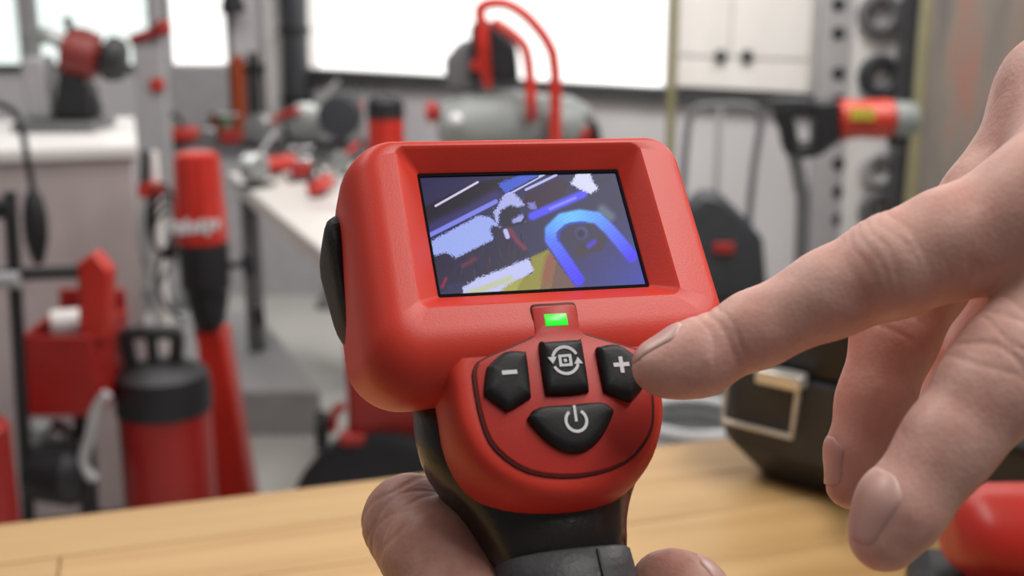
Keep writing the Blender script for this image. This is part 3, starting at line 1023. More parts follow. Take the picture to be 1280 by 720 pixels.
# palm behind (viewer side of) the grip and wrist
pa = gp(-12, -118, 6); pb = gp(2, -135, 10); pc = gp(-6, -205, 26)
for a, ra, b, rb in ((cp(650, 900, .262), 14, pb, 16), (gp(-22, -112, -4), 13, pb, 16), (gp(-22, -131, -4), 13, pb, 16), (gp(-22, -149, -4), 13, gp(-8, -165, 10), 16), (cp(740, 1000, .252), 15, pc, 20), (pa, 14, pc, 22), (pb, 16, pc, 23), (pc, 24, gp(-20, -330, 60), 32)):
    lcaps.append((a, ra / 1000, b, rb / 1000, .009))
lcre = [
    (k1, cv((600, 790, .268), (512, 640, .290)), np.array((-.5, .55, .65)), .011, ((-.009, .0007, .8), (-.006, .0006, .6), (-.003, .0007, 1.0), (.0, .0006, .7), (.003, .0007, .9)), .0003),
    (cp(850, 750, .270), np.array((0, 1, 0)), np.array((.2, .1, .9)), .010, ((-.003, .0006, .8), (0, .0006, 1.0), (.003, .0006, .6)), .0002),
]
lh = thing('hand', 'left hand wrapped round the black grip, knuckles at the bottom edge', 'hand', CM @ Vector(pc))
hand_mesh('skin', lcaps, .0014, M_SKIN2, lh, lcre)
nail(lh, cp(838, 738, .272), np.array((-.25, 1, -.1)), (1, .1, -.25), .0096, L=.0125, back=.006)

# ------------------------------------------------------------------ black case on the bench
def lp(o, ux, uy, x, y, z):
    return o + ux * x + uy * y + V(0, 0, z)

cO = atZ(900, 598, BZ)
cO2 = atZ(1060, 643, BZ)
cux = (cO2 - cO).normalized()
cuy = Vector((-cux.y, cux.x, 0))
case = thing('tool_case', 'black plastic tool case with bright wire latch, on the bench behind the right hand', 'case', cO + cux * .15)
def casebox(mb, x0, x1, y0, y1, prof, ch=.012):
    a = []
    for z, i in prof:
        a.append([lp(cO, cux, cuy, x, y, z) for x, y in ((x0 + ch + i, y0 + i), (x1 - i, y0 + i), (x1 - i, y1 - i), (x0 + i, y1 - i), (x0 + i, y0 + ch + i))])
    return mb.ring_faces(a)
casebox(MB(), -.005, .33, 0, .24, ((0, .022), (.004, .019), (.03, .0), (.084, 0), (.088, .003))).build('lower_shell', M_BLK2, case, bevel=.004)
casebox(MB(), -.003, .328, .002, .238, ((.0885, .003), (.093, 0), (.125, 0), (.135, .008))).build('lid', M_BLK, case, bevel=.005)
lm = MB()
la = [(.004, -.005, .084), (.004, -.007, .048), (.057, -.007, .048), (.059, -.005, .082)]
lm.tube([lp(cO, cux, cuy, *p) for p in la], .0021, sub=1)
lt = lm.build('latch_bail', M_CHROME, case)
MB().box(lp(cO, cux, cuy, .046, -.005, .088), (.034, .014, .011), Matrix.Rotation(math.atan2(cux.y, cux.x), 3, 'Z')).build('latch_clasp', M_CHROME, case, bevel=.002)
MB().tube([lp(cO, cux, cuy, x, yy, .088) for x, yy in ((.13, .0), (.135, -.03), (.15, -.036), (.23, -.036), (.245, -.03), (.25, 0))], .007).build('handle', M_BLK, case)

# red and black power tool lying at the lower right
tO = cam_pt(1330, 690, .62)
tO.y -= .075; tO.x -= .018
rt = thing('power_tool', 'red power tool with black base lying on the bench at the lower right corner', 'power tool', V(tO.x, tO.y, BZ))
rr = []
for t, wz, hz, dz in ((0, .018, .014, 0), (.012, .03, .024, 0), (.05, .034, .026, .002), (.12, .038, .029, .004), (.2, .038, .029, .004), (.24, .034, .026, .004), (.25, .02, .016, .004)):
    c = V(tO.x - .06 + t, tO.y + .03 - t * .25, BZ + .098 + dz)
    rr.append([c + V(0, math.cos(a) * wz, math.sin(a) * hz) for a in (2 * math.pi * k / 20 for k in range(20))])
MB().ring_faces(rr).build('motor_housing', M_RED2, rt, smooth=50)
c = V(tO.x + .048, tO.y - .012, BZ)
MB().box(c + V(0, 0, .038), (.26, .11, .074), Matrix.Rotation(-.24, 3, 'Z')).build('battery_base', M_BLK, rt, bevel=.01)

# ------------------------------------------------------------------ white cabinet with a chop saw (left)
YC = 2.85
cz_ = atY(90, 180, YC).z
cxR = atY(180, 300, YC).x
cab = thing('cabinet', 'white-topped grey workshop cabinet at the left wall', 'cabinet', (cxR - .6, YC + .3, 0))
RC = Matrix.Rotation(math.radians(17.5), 3, 'Z')
cpiv = V(cxR, YC, 0)
def cbox(x0, x1, y0, y1, z0, z1):
    return MB().box(cpiv + RC @ V((x0 + x1) / 2, (y0 + y1) / 2, (z0 + z1) / 2), (x1 - x0, y1 - y0, z1 - z0), RC)
cbox(-1.3, -.012, .015, .62, .05, cz_ - .035).build('body', M_CAB, cab, bevel=.004)
cbox(-1.32, 0, 0, .64, cz_ - .034, cz_).build('top', M_WP, cab, bevel=.006)
cbox(-1.28, -.03, .05, .6, 0, .05).build('plinth', M_DARK, cab)

def P(px, py, Y):
    return atY(px, py, Y)
YS = 3.15
saw = thing('chop_saw', 'grey chop saw with red motor on the white cabinet', 'saw', V(P(95, 150, YS).x, YS, cz_))
z0 = cz_
sx = lambda px: P(px, 100, YS).x
sz = lambda py: P(100, py, YS).z
MB().bx(sx(25), sx(125), YS - .09, YS + .1, z0, z0 + .025).build('base_plate', M_GRYD, saw, bevel=.004)
MB().bx(sx(32), sx(64), YS - .03, YS + .05, z0 + .025, sz(70)).build('column', M_GRY, saw, bevel=.012)
MB().tube([P(36, 75, YS), P(42, 50, YS), P(62, 44, YS), P(80, 55, YS)], .022).build('blade_guard', M_ALU, saw)
MB().prism([P(66, 150, YS - .03), P(112, 150, YS - .03), P(112, 112, YS - .03), P(98, 98, YS - .03), P(72, 90, YS - .03)], (0, .08, 0)).build('pivot_block', M_BLK, saw, bevel=.008)
MB().lathe(P(78, 64, YS), P(128, 76, YS) - P(78, 64, YS), [(0, .02), (.008, .05), (.03, .056), (.085, .054), (.1, .04), (.112, .015)]).build('motor', M_RED5, saw)
MB().lathe(P(132, 72, YS), P(165, 78, YS) - P(132, 72, YS), [(0, .02), (.004, .055), (.018, .06), (.045, .052), (.055, .02)]).build('motor_cap', M_BLK, saw)
MB().tube([P(92, 46, YS), P(86, 30, YS), P(82, 22, YS)], .011).build('handle', M_BLK, saw)
MB().tube([P(80, 52, YS), P(100, 42, YS), P(125, 52, YS)], .016).build('carry_bar', M_RED5, saw)
MB().tube([P(112, 112, YS + .02), P(124, 130, YS + .02), V(P(122, 150, YS).x, YS + .02, z0 + .02)], .008).build('support_arm', M_GRYD, saw)

# cord hanging over the cabinet front
YP = YC - .22
pc_ = MB().tube([P(-6, 128, YP + .0), P(18, 140, YP), P(28, 165, YP), P(34, 200, YP), P(42, 240, YP)], .0075)
crd = thing('hanging_plug', 'black plug hanging on its cord before the white cabinet', 'plug', P(45, 280, YP))
pc_.build('cord', M_BLK, crd)
MB().lathe(P(41, 236, YP), P(48, 328, YP) - P(41, 236, YP), [(0, .008), (.02, .019), (.06, .026), (.11, .026), (.15, .017), (.172, .008)]).build('plug_body', M_BLK, crd)

# ------------------------------------------------------------------ red cart with uprights (left)
YR = 2.3
rx = lambda px, py=400: P(px, py, YR).x
rz = lambda py, px=60: P(px, py, YR).z
cart = thing('tool_cart', 'red tool cart with black handlebar at the far left', 'cart', (rx(60), YR, 0))
MB().cyl(P(12, 240, YR), V(rx(26, 620), YR, 0.02), .013).build('upright', M_BLK, cart)
MB().bx(rx(-8), rx(18, 260), YR - .02, YR + .02, rz(272), rz(250)).build('upright_clamp', M_BLK, cart, bevel=.004)
MB().cyl(P(-20, 344, YR), P(96, 340, YR), .013).build('handlebar', M_BLK, cart)
MB().cyl(P(-6, 350, YR - .02), P(24, 350, YR - .02), .017).build('bar_joint', M_GRY, cart)
mb = MB()
x0, x1, za, zb = rx(22), rx(112), rz(515), rz(420)
mb.bx(x0, x1, YR, YR + .012, za, zb).bx(x0, x1, YR + .22, YR + .232, za, zb + .04).bx(x0, x0 + .01, YR + .012, YR + .22, za, zb).bx(x1 - .01, x1, YR + .012, YR + .22, za, zb).bx(x0, x1, YR, YR + .232, za - .01, za)
mb.build('bin', M_REDK, cart, bevel=.003)
MB().cyl(V((x0 + x1) / 2 - .045, YR + .1, zb - .005), V((x0 + x1) / 2 + .045, YR + .13, zb - .005), .03).build('paper_roll', M_WP, cart)
MB().prism([P(96, 330, YR + .02), P(116, 316, YR + .02), P(136, 340, YR + .02), P(134, 425, YR + .02), P(98, 428, YR + .02)], (0, .05, 0)).build('side_plate', M_RED2, cart, bevel=.006)
MB().lathe(P(62, 545, YR + .1), (1, -.2, 0), [(-.05, .02), (-.04, .035), (.02, .038), (.035, .03), (.05, .015)]).build('motor', M_ALU, cart)
MB().lathe(P(78, 592, YR + .02), (1, -.2, 0), [(-.07, .02), (-.06, .06), (.03, .066), (.05, .05), (.06, .02)]).build('pump', M_BLK, cart)
for i, (px, py, r) in enumerate(((78, 605, .085), (20, 612, .085))):
    c = P(px, py, YR + .06)
    c.z = r
    MB().lathe(c + V(-.02, 0, 0), (1, -.25, 0), [(0, r * .5), (.003, r * .96), (.012, r), (.035, r), (.045, r * .96), (.048, r * .5)]).build('wheel', M_BLK, cart)
MB().cyl(V(rx(-10), YR + .06, .085), V(rx(100), YR + .04, .085), .01).build('axle', M_STEEL, cart)
mb = MB().bx(rx(10), rx(100), YR + .03, YR + .2, .085, .11).cyl(V(rx(60), YR + .12, .1), V(rx(64), YR + .12, rz(520)), .02)
mb.build('chassis', M_BLK2, cart, bevel=.004)
MB().tube([P(134, 492, YR), P(120, 512, YR), P(112, 545, YR), P(104, 580, YR), P(118, 600, YR)], .011).build('hose', M_HOSE, cart)
hs = MB().tube([V(rx(36), YR + .02, .24), V(rx(60), YR - .03, .22), V(rx(85), YR, .17), V(rx(70), YR - .02, .13)], .02)
hs.build('cable_bundle', M_BLK, cart)
# red jerry bottle beside it
gY = 2.15
gx = P(-14, 560, gY)
gl = thing('canister', 'red plastic canister with white cap, beside the cart at the left edge', 'canister', V(gx.x - .02, gY, 0))
MB().lathe(V(gx.x - .02, gY, 0), (0, 0, 1), [(0, .05), (.01, .062), (P(4, 535, gY).z, .06), (P(4, 520, gY).z, .035)]).build('body', M_RED3, gl)
MB().cyl(V(gx.x - .02, gY, P(4, 522, gY).z - .002), V(gx.x - .02, gY, P(4, 500, gY).z), .03, .026).build('cap', M_WP, gl)

# ------------------------------------------------------------------ pressure water tank
YT = 2.45
tx = P(205, 500, YT).x
tr = (P(262, 500, YT).x - P(148, 500, YT).x) / 2
tank = thing('pressure_tank', 'red pressure water tank with black shoulder and carry handle', 'tank', (tx, YT, 0))
zs0, zs1 = P(205, 508, YT).z, P(205, 455, YT).z
MB().lathe((tx, YT, 0), (0, 0, 1), [(0, tr * .9), (.01, tr * .97), (.04, tr), (zs0, tr)]).build('body', M_REDK, tank)
MB().lathe((tx, YT, zs0 - .004), (0, 0, 1), [(0, tr * 1.04), (.05, tr * 1.04), (zs1 - zs0 - .015, tr * .98), (zs1 - zs0, tr * .7), (zs1 - zs0 + .012, tr * .3)]).build('shoulder', M_BLK, tank)
hz0, hz1 = zs1, P(195, 416, YT).z
hx0, hx1 = P(158, 430, YT).x, P(222, 430, YT).x
hb = MB()
hb.tube([(hx0 + .01, YT, hz0 - .02), (hx0, YT, hz1 - .012), (hx0 + .01, YT, hz1), (hx1 - .01, YT, hz1), (hx1, YT, hz1 - .012), (hx1 - .01, YT, hz0 - .02)], .0155, sub=3)
hb.build('handle', M_BLK, tank)
MB().cyl(((hx0 + hx1) / 2, YT, hz0 - .005), ((hx0 + hx1) / 2, YT, hz1 - .003), .012).build('pump_rod', M_BLK, tank)

# ------------------------------------------------------------------ core drill on its stand
YD = 2.72
def L2(p, q, prof):
    d = q - p
    return [(t * d.length, r) for t, r in prof]
drill = thing('core_drill', 'tall red core drill with black gearbox on a leaning red column', 'drill', V(P(285, 600, YD).x, YD, 0))
pa_, pb_ = P(245, 190, YD), P(252, 304, YD)
sc_ = (P(281, 250, YD).x - P(215, 250, YD).x) / 2
MB().lathe(pa_, pb_ - pa_, L2(pa_, pb_, [(0, sc_ * .6), (.02, sc_ * .8), (.1, sc_ * .86), (.45, sc_ * .9), (.62, sc_ * .98), (.97, sc_ * 1.0), (1, sc_ * .9)]), n=10).build('motor', M_RED2, drill, smooth=25)
# pale illegible marking on the motor
lb = MB()
q0 = P(249, 279, YD)
for k in range(7):
    a = -.052 + k * .0165
    lb.box(q0 + V(a + .004, -sc_ * .99 + abs(a) ** 2 * 6, (.0 if k % 2 else .004) + a * .05), (.013, .004, .022 + .006 * (k % 3)), Matrix.Rotation(.25, 3, 'Y'))
lb.build('marking', M_WHT, drill)
pc2, pd2 = P(254, 303, YD), P(258, 362, YD)
MB().lathe(pc2, pd2 - pc2, L2(pc2, pd2, [(0, sc_ * .93), (.1, sc_ * .95), (.92, sc_ * .93), (1, sc_ * .8)])).build('gearbox', M_BLK, drill)
pe, pf = P(259, 361, YD), P(262, 410, YD)
MB().lathe(pe, pf - pe, L2(pe, pf, [(0, sc_ * .76), (.2, sc_ * .8), (.7, sc_ * .66), (.85, sc_ * .62), (1, sc_ * .4)])).build('chuck', M_BLK, drill)
g0, g1 = P(266, 408, YD + .03), V(P(298, 620, YD).x, YD + .03, .03)
cw = (P(305, 500, YD).x - P(263, 500, YD).x) / 2
ax_ = (g1 - g0).normalized()
u_ = V(1, 0, 0); w_ = V(0, 1, 0)
MB().ring_faces([[g0 + u_ * a + w_ * b for a, b in ((-cw * .85, -cw), (cw * .85, -cw), (cw * .85, cw), (-cw * .85, cw))], [g1 + u_ * a * 1.15 + w_ * b for a, b in ((-cw, -cw), (cw, -cw), (cw, cw), (-cw, cw))]]).build('column', M_RED2, drill, bevel=.01)
MB().box((g1.x, YD + .03, .015), (.22, .3, .03)).build('foot_plate', M_RED3, drill, bevel=.004)
MB().box(P(262, 412, YD + .03), (.06, .06, .03)).build('carriage', M_BLK2, drill, bevel=.004)
# coiled mains lead behind it
cl = MB()
for k in range(4):
    cx0, cy0, rxx, ryy = 202 + 4 * k, 272 + 7 * k, 17 + 2 * k, 42 - 4 * k
    cl.tube([P(cx0 + rxx * math.cos(a), cy0 + ryy * math.sin(a), YD + .14 + .012 * k) for a in (2 * math.pi * i / 10 for i in range(10))], .0055, closed=True, n=8, sub=3)
cl.tube([P(204, 312, YD + .14), P(196, 350, YD + .12), P(208, 384, YD + .12), P(230, 400, YD + .11)], .0055)
cl.build('mains_lead', M_BLK, drill)
MB().tube([P(230, 315, YD + .12), P(205, 345, YD + .13), P(192, 380, YD + .13), P(204, 408, YD + .12), P(240, 402, YD + .1)], .006).build('water_hose', M_HOSE, drill)
# side crank hanging at its right
MB().tube([P(282, 332, YD), P(302, 330, YD), P(312, 326, YD)], .008).build('crank_arm', M_BLK, drill)
MB().lathe(P(312, 345, YD), P(309, 308, YD) - P(312, 345, YD), [(0, .006), (.006, .014), (.05, .014), (.062, .008)]).build('crank_knob', M_BLK, drill)
ck = MB().cyl(P(313, 335, YD), P(322, 384, YD), .004)
ck.build('crank_rod', M_GRYD, drill)
MB().lathe(P(321, 380, YD), P(327, 412, YD) - P(321, 380, YD), [(0, .005), (.008, .013), (.045, .012), (.055, .006)]).build('crank_grip', M_BLK, drill)

# white spray bottle with red base, on the cabinet corner side
# ------------------------------------------------------------------ grey step platform
Yp = 3.48
pl = [V(-1.5, Yp, 0), V(P(402, 520, Yp).x, Yp, 0), V(P(322, 390, 4.4).x, 4.4, 0), V(-1.9, 4.4, 0)]
tag(MB().prism(pl, (0, 0, .145)).build('step_platform', M_GRY, bevel=.006), 'low grey step platform on the floor behind the core drill', 'platform')

# ------------------------------------------------------------------ long white table with pipe tools
TZ = .75
tA = atZ(316, 242, TZ); tB = atZ(434, 338, TZ)
td = (tB - tA).normalized()
tn = V(td.y, -td.x, 0)
if tn.x < 0:
    tn = -tn
tA2 = tA - td * .45
tB2 = tB + td * .25
table = thing('table', 'long white trestle table running back from behind the device', 'table', V((tA.x + tB.x) / 2, (tA.y + tB.y) / 2, 0) + tn * .4)
MB().prism([tA2 + V(0, 0, -.05), tB2 + V(0, 0, -.05), tB2 + tn * .46 + V(0, 0, -.05), tA2 + tn * .46 + V(0, 0, -.05)], (0, 0, .05)).build('tabletop', M_TBL, table, bevel=.006)
for q in (tA2 + td * .05 + tn * .06, tB2 - td * .1 + tn * .06, tA2 + td * .05 + tn * .4, tB2 - td * .1 + tn * .4):
    e = pl[1] + (pl[2] - pl[1]) * ((q.y - pl[1].y) / (pl[2].y - pl[1].y))
    zb_ = .146 if (q.x - .03 < e.x and pl[1].y < q.y < pl[2].y) else 0
    MB().bx(q.x - .025, q.x + .025, q.y - .025, q.y + .025, zb_, TZ - .05).build('leg', M_GRYD, table)
def on_table(px, py):
    return atZ(px, py, TZ)

def pipe_tool(px, py, kind, label, s=1.0, rz_=0.0, z=None):
    b = atZ(px, py, TZ if z is None else z)
    t = thing(kind, label, 'pipe tool' if kind != 'toolbox' else 'toolbox', b, rot=(0, 0, 0))
    c = b
    R_ = Matrix.Rotation(rz_, 3, 'Z')
    def g(x, y, z):
        return c + R_ @ (V(x, y, z) * s)
    if kind == 'pipe_vise':
        MB().box(g(0, 0, .01), (.16 * s, .1 * s, .02 * s), R_).build('base', M_BLK2, t, bevel=.003)
        MB().prism([g(-.06, -.03, .02), g(.06, -.03, .02), g(.045, -.03, .1), g(-.045, -.03, .1)], R_ @ V(0, .06 * s, 0)).build('jaw_frame', M_RED3, t, bevel=.006)
        MB().cyl(g(0, 0, .095), g(0, 0, .18), .011 * s).build('screw', M_STEEL, t)
        MB().cyl(g(-.06, 0, .175), g(.06, 0, .175), .007 * s).build('tommy_bar', M_STEEL, t)
    elif kind == 'threading_head':
        MB().lathe(g(0, -.05, .075), R_ @ V(0, 1, 0), [(0, .04 * s), (.004, .07 * s), (.05 * s, .072 * s), (.08 * s, .05 * s), (.1 * s, .03 * s)]).build('die_head', M_ALU, t)
        MB().box(g(0, 0, .012), (.14 * s, .12 * s, .024 * s), R_).build('foot', M_BLK, t, bevel=.003)
        MB().tube([g(.05, 0, .1), g(.11, .0, .14), g(.2, .02, .17)], .014 * s).build('lever', M_RED2, t)
    elif kind == 'press_tool':
        MB().lathe(g(-.12, 0, .05), R_ @ V(1, 0, .1), [(0, .02 * s), (.01, .042 * s), (.16 * s, .045 * s), (.2 * s, .03 * s)]).build('body', M_RED2, t)
        MB().box(g(.11, 0, .06), (.1 * s, .05 * s, .07 * s), R_).build('jaw', M_STEEL, t, bevel=.008)
        MB().box(g(-.05, 0, .02), (.1 * s, .06 * s, .04 * s), R_).build('battery', M_BLK, t, bevel=.005)
        MB().tube([g(-.1, 0, .08), g(-.11, 0, .14), g(-.04, 0, .16), g(.0, 0, .09)], .014 * s).build('handle', M_BLK, t)
    elif kind == 'pipe_bender':
        MB().box(g(0, 0, .012), (.2 * s, .12 * s, .024 * s), R_).build('base', M_BLK, t, bevel=.003)
        MB().lathe(g(0, -.03, .12), R_ @ V(0, 1, 0), [(0, .07 * s), (.01, .095 * s), (.025, .08 * s), (.04, .095 * s), (.055, .07 * s)]).build('former', M_ALU, t)
        MB().box(g(0, .03, .07), (.05 * s, .03 * s, .1 * s), R_).build('post', M_BLK2, t)
        MB().cyl(g(-.05, .02, .1), g(.17, .02, .32), .013 * s).build('lever', M_GRY, t)
    return t
LZ = atY(280, 188, 5.2).z
lca, lcb = atY(206, 186, 5.2), atY(446, 186, 5.2)
lowc = thing('low_cabinet', 'low grey cabinet along the left wall, in front of the standing tubes', 'cabinet', ((lca.x + lcb.x) / 2, 5.35, 0))
MB().bx(lca.x, lcb.x, 5.21, 5.6, .0, LZ - .03).build('body', M_GRY, lowc, bevel=.004)
MB().bx(lca.x - .01, lcb.x + .01, 5.2, 5.61, LZ - .03, LZ).build('top', M_GRYD, lowc, bevel=.003)
for args in (
        (232, 183, 'press_tool', 'leftmost red press tool on the low grey cabinet', .85, .1),
        (288, 183, 'pipe_vise', 'small dark red pipe vise on the low cabinet below the orange-brown tube', .8, .3),
        (328, 183, 'threading_head', 'grey threading head with red lever on the low cabinet', 1.0, -.5),
        (383, 183, 'pipe_bender', 'grey pipe bender with leaning lever on the low cabinet', .9, .2),
        (432, 183, 'threading_head', 'second threading head on the low cabinet, nearest the red device', .95, 1.2)):
    pipe_tool(*args, z=LZ)
pipe_tool(322, 234, 'pipe_bender', 'small pipe bender at the left end of the white table', .5, .9)
pipe_tool(352, 219, 'press_tool', 'red press tool with black handle towards the left end of the white table', .62, .2)
pipe_tool(404, 244, 'press_tool', 'red press tool lying on the white table close to the left side of the device', .55, 1.2)
pipe_tool(378, 226, 'pipe_vise', 'red pipe vise in the middle of the white table', .6, .3)
pipe_tool(422, 220, 'threading_head', 'threading head on the white table just left of the red device', .55, .9)

# ------------------------------------------------------------------ stock standing against the left wall
Yw = 5.86
def stand(name, label, cat, px0, px1, pyt, m, round_=True, lean=.0, grp=None):
    a = P(px0, pyt, Yw); b = P(px1, pyt, Yw)
    x = (a.x + b.x) / 2; r = (b.x - a.x) / 2
    mb = MB()
    if round_:
        mb.cyl((x, Yw - lean, 0), (x, Yw, a.z), r, n=18)
    else:
        mb.bx(a.x, b.x, Yw - .05, Yw + .05, 0, a.z)
    return tag(mb.build(name, m, bevel=.004), label, cat, grp)
stand('grey_panel', 'tall grey panel leaning below the left window sill', 'panel', 204, 286, 82, M_GRY, False)
stand('orange_tube', 'tall orange-brown tube standing against the left wall', 'tube', 287, 305, 70, M_ORG)
stand('black_tube', 'black tube standing right of the orange-brown tube', 'tube', 309, 322, 66, M_BLK)
Yw = 5.72
stand('green_tube', 'short green tube standing before the grey panel', 'tube', 277, 290, 142, M_GRN)
stand('brown_tube', 'short brown tube standing left of the green tube', 'tube', 261, 276, 142, M_BRN)
Yw = 5.85
# rolled dark awning in the corner
ca = P(347, 10, Yw); cb = P(386, 10, Yw); cxm = (ca.x + cb.x) / 2; cr = (cb.x - ca.x) / 2
roll = thing('rolled_banner', 'tall dark charcoal roll standing in the room corner', 'roll', (cxm, Yw, 0))
MB().lathe((cxm, Yw, 0), (0, 0, 1), [(0, cr * .85), (.02, cr * .9), (.7, cr * .98), (1.0, cr * .86), (1.5, cr), (2.2, cr * .96)], n=14).build('cloth', M_BLK2, roll)
for z in (.8, 1.12, 1.36):
    MB().lathe((cxm, Yw, z), (0, 0, 1), [(0, cr * .96), (.004, cr * 1.05), (.03, cr * 1.05), (.034, cr * .96)], n=14).build('strap', M_BLK, roll)
# white column left of it
Yw = 5.8
a = P(322, 20, Yw); b = P(350, 20, Yw)
tag(MB().bx(a.x, b.x - .01, Yw + .12, Yw + .17, 0, 2.5).build('white_board', M_WP, bevel=.004), 'narrow white board standing upright between tubes and dark roll', 'board')
# hanging wall lamp bracket at the top
br = P(292, 2, 5.9)
lampb = thing('wall_lamp', 'dark wall lamp at the upper edge over the white window', 'lamp', br)
MB().lathe(br + V(0, -.02, -.05), (0, -.3, 1), [(0, .02), (.01, .06), (.06, .05), (.12, .02)]).build('shade', M_BLK, lampb)
MB().cyl(br + V(0, -.02, .05), br + V(0, .1, .12), .012).build('bracket', M_BLK, lampb)

# pale upright locker with red clips, left
Yk = 5.0
k0, k1_ = P(168, 100, Yk), P(204, 100, Yk)
lk = thing('post_rack', 'pale grey upright rack with small red arm, right of the chop saw', 'rack', ((k0.x + k1_.x) / 2, Yk, 0))
MB().bx(k0.x, k1_.x, Yk, Yk + .08, 0, P(185, 46, Yk).z).build('upright', M_GRY, lk, bevel=.004)
MB().cyl(P(162, 50, Yk - .02), P(206, 36, Yk - .02), .018, .022).build('arm', M_RED3, lk)
MB().ball(P(204, 35, Yk - .03), .036).build('arm_knob', M_RED3, lk)
MB().bx(P(190, 105, Yk).x, P(206, 105, Yk).x, Yk - .03, Yk, P(198, 112, Yk).z, P(198, 98, Yk).z).build('clip', M_RED2, lk, bevel=.004)
MB().bx(k0.x - .1, k1_.x + .06, Yk - .12, Yk + .2, 0, .03).build('foot', M_GRYD, lk)
# white pipe and its red base behind the core drill
wb = P(194, 245, 3.2)
wt = thing('cleaning_lance', 'white upright lance with red clamp and dark grip left of the core drill', 'lance', V(wb.x, 3.2, 0))
MB().cyl(V(wb.x, 3.2, 0.0), P(190, 190, 3.2), .016).build('pipe', M_WP, wt)
MB().cyl(P(181, 232, 3.17), P(182, 188, 3.17), .013).build('grip', M_BLK2, wt)
MB().box(P(189, 237, 3.18), (.06, .05, .04)).build('clamp', M_RED2, wt, bevel=.005)
MB().cyl(V(wb.x, 3.2, 0), V(wb.x, 3.2, .03), .08, .06).build('foot', M_GRYD, wt)

# ------------------------------------------------------------------ drain cleaning machine behind the device
Ym = 3.6
mx = lambda px, py=100: P(px, py, Ym).x
mz = lambda py, px=640: P(px, py, Ym).z
mach = thing('drain_machine', 'grey drum drain cleaning machine with red hoop tubes behind the device', 'machine', (mx(640), Ym, 0))
dr0, dr1 = P(560, 150, Ym), P(742, 150, Ym)
MB().lathe(P(548, 158, Ym), (1, 0, 0), L2(P(548, 158, Ym), P(742, 158, Ym), [(0, .03), (.03, .075), (.2, .1), (.42, .105), (.44, .11), (.5, .11), (.52, .105), (.85, .09), (.97, .06), (1, .02)])).build('drum', M_DRUM, mach)
MB().lathe(P(532, 140, Ym - .02), (1, .0, 0), [(0, .018), (.004, .03), (.03, .03), (.04, .02)]).build('drum_knob', M_REDK, mach)
MB().ball(P(570, 149, Ym - .115), .018).build('lamp', M_WHT, mach)  # white ball put in for the drum's one bright highlight
MB().prism([P(556, 112, Ym), P(600, 118, Ym), P(594, 50, Ym), P(574, 52, Ym), P(556, 74, Ym)], (0, .1, 0)).build('cover', M_GRYD, mach, bevel=.015)
MB().prism([P(586, 102, Ym - .02), P(650, 102, Ym - .02), P(646, 60, Ym - .02), P(630, 40, Ym - .02), P(618, 26, Ym - .02), P(588, 28, Ym - .02)], (0, .12, 0)).build('motor', M_BLK, mach, bevel=.015)
MB().prism([P(594, 34, Ym - .05), P(609, 30, Ym - .05), P(613, 75, Ym - .05), P(616, 112, Ym - .05), P(606, 112, Ym - .05), P(600, 90, Ym - .05), P(588, 88, Ym - .05), P(588, 78, Ym - .05), P(598, 72, Ym - .05)], (0, .04, 0)).build('lever_bracket', M_RED2, mach, bevel=.006)
Yi = Ym - .13
MB().tube([P(604, 34, Yi), P(600, 12, Yi), P(614, 4, Yi), P(636, 6, Yi), P(660, 22, Yi), P(684, 52, Yi), P(693, 82, Yi), P(694, 160, Yi), V(P(694, 160, Yi).x, Yi, .02)], .017, n=12).build('hoop', M_RED2, mach)
MB().tube([P(616, 26, Yi), P(640, 42, Yi), P(656, 60, Yi), P(662, 90, Yi), P(664, 136, Yi), P(664, 150, Yi + .06)], .016, n=12).build('hoop', M_RED2, mach)
fr_ = MB()
for px in (566, 720):
    fr_.cyl(V(mx(px), Ym, .03), P(px, 165, Ym), .016)
    fr_.cyl(V(mx(px), Ym - .2, .03), V(mx(px), Ym + .2, .03), .016)
fr_.cyl(V(mx(566), Ym, .3), V(mx(720), Ym, .3), .016)
fr_.build('frame', M_RED3, mach)
MB().tube([P(700, 150, Ym - .05), P(715, 144, Ym - .05), P(732, 148, Ym - .05), P(744, 160, Ym - .05), P(748, 190, Ym - .05)], .012).build('hose', M_BLK, mach)
MB().lathe(P(640, 168, Ym), (1, 0, 0), L2(P(640, 168, Ym), P(742, 168, Ym), [(0, .04), (.05, .075), (.9, .075), (1, .04)])).build('motor_sleeve', M_RED3, mach)

# small red can with black cap
Yn = 3.2
cx1 = P(482, 150, Yn)
can = thing('vacuum_can', 'red canister with black cap just behind the device top left', 'canister', V(cx1.x, Yn, TZ))
rcan = (P(505, 150, Yn).x - P(460, 150, Yn).x) / 2
MB().lathe((cx1.x, Yn, TZ), (0, 0, 1), [(0, rcan * .9), (.01, rcan), (P(482, 147, Yn).z - TZ, rcan), (P(482, 146, Yn).z + .004 - TZ, rcan * .9)]).build('body', M_RED2, can)
MB().lathe((cx1.x, Yn, P(482, 146, Yn).z - .003), (0, 0, 1), [(0, rcan * 1.04), (.045, rcan * 1.02), (.055, rcan * .8), (.06, rcan * .4)]).build('cap', M_BLK, can)
# dark reel left of it
q = P(424, 140, 5.0)
reel = thing('cable_reel', 'dark round cable reel on a stand beside the corner roll', 'reel', V(q.x, 5.0, 0))
MB().lathe(V(q.x, 4.97, q.z - .02), (0, 1, 0), [(0, .02), (.004, .085), (.02, .09), (.024, .06), (.07, .06), (.074, .09), (.09, .085), (.094, .02)]).build('drum', M_BLK2, reel)
MB().bx(q.x - .02, q.x + .02, 5.07, 5.11, 0, q.z).build('post', M_GRYD, reel)
MB().bx(q.x - .12, q.x + .12, 4.95, 5.2, 0, .03).build('foot', M_GRYD, reel)

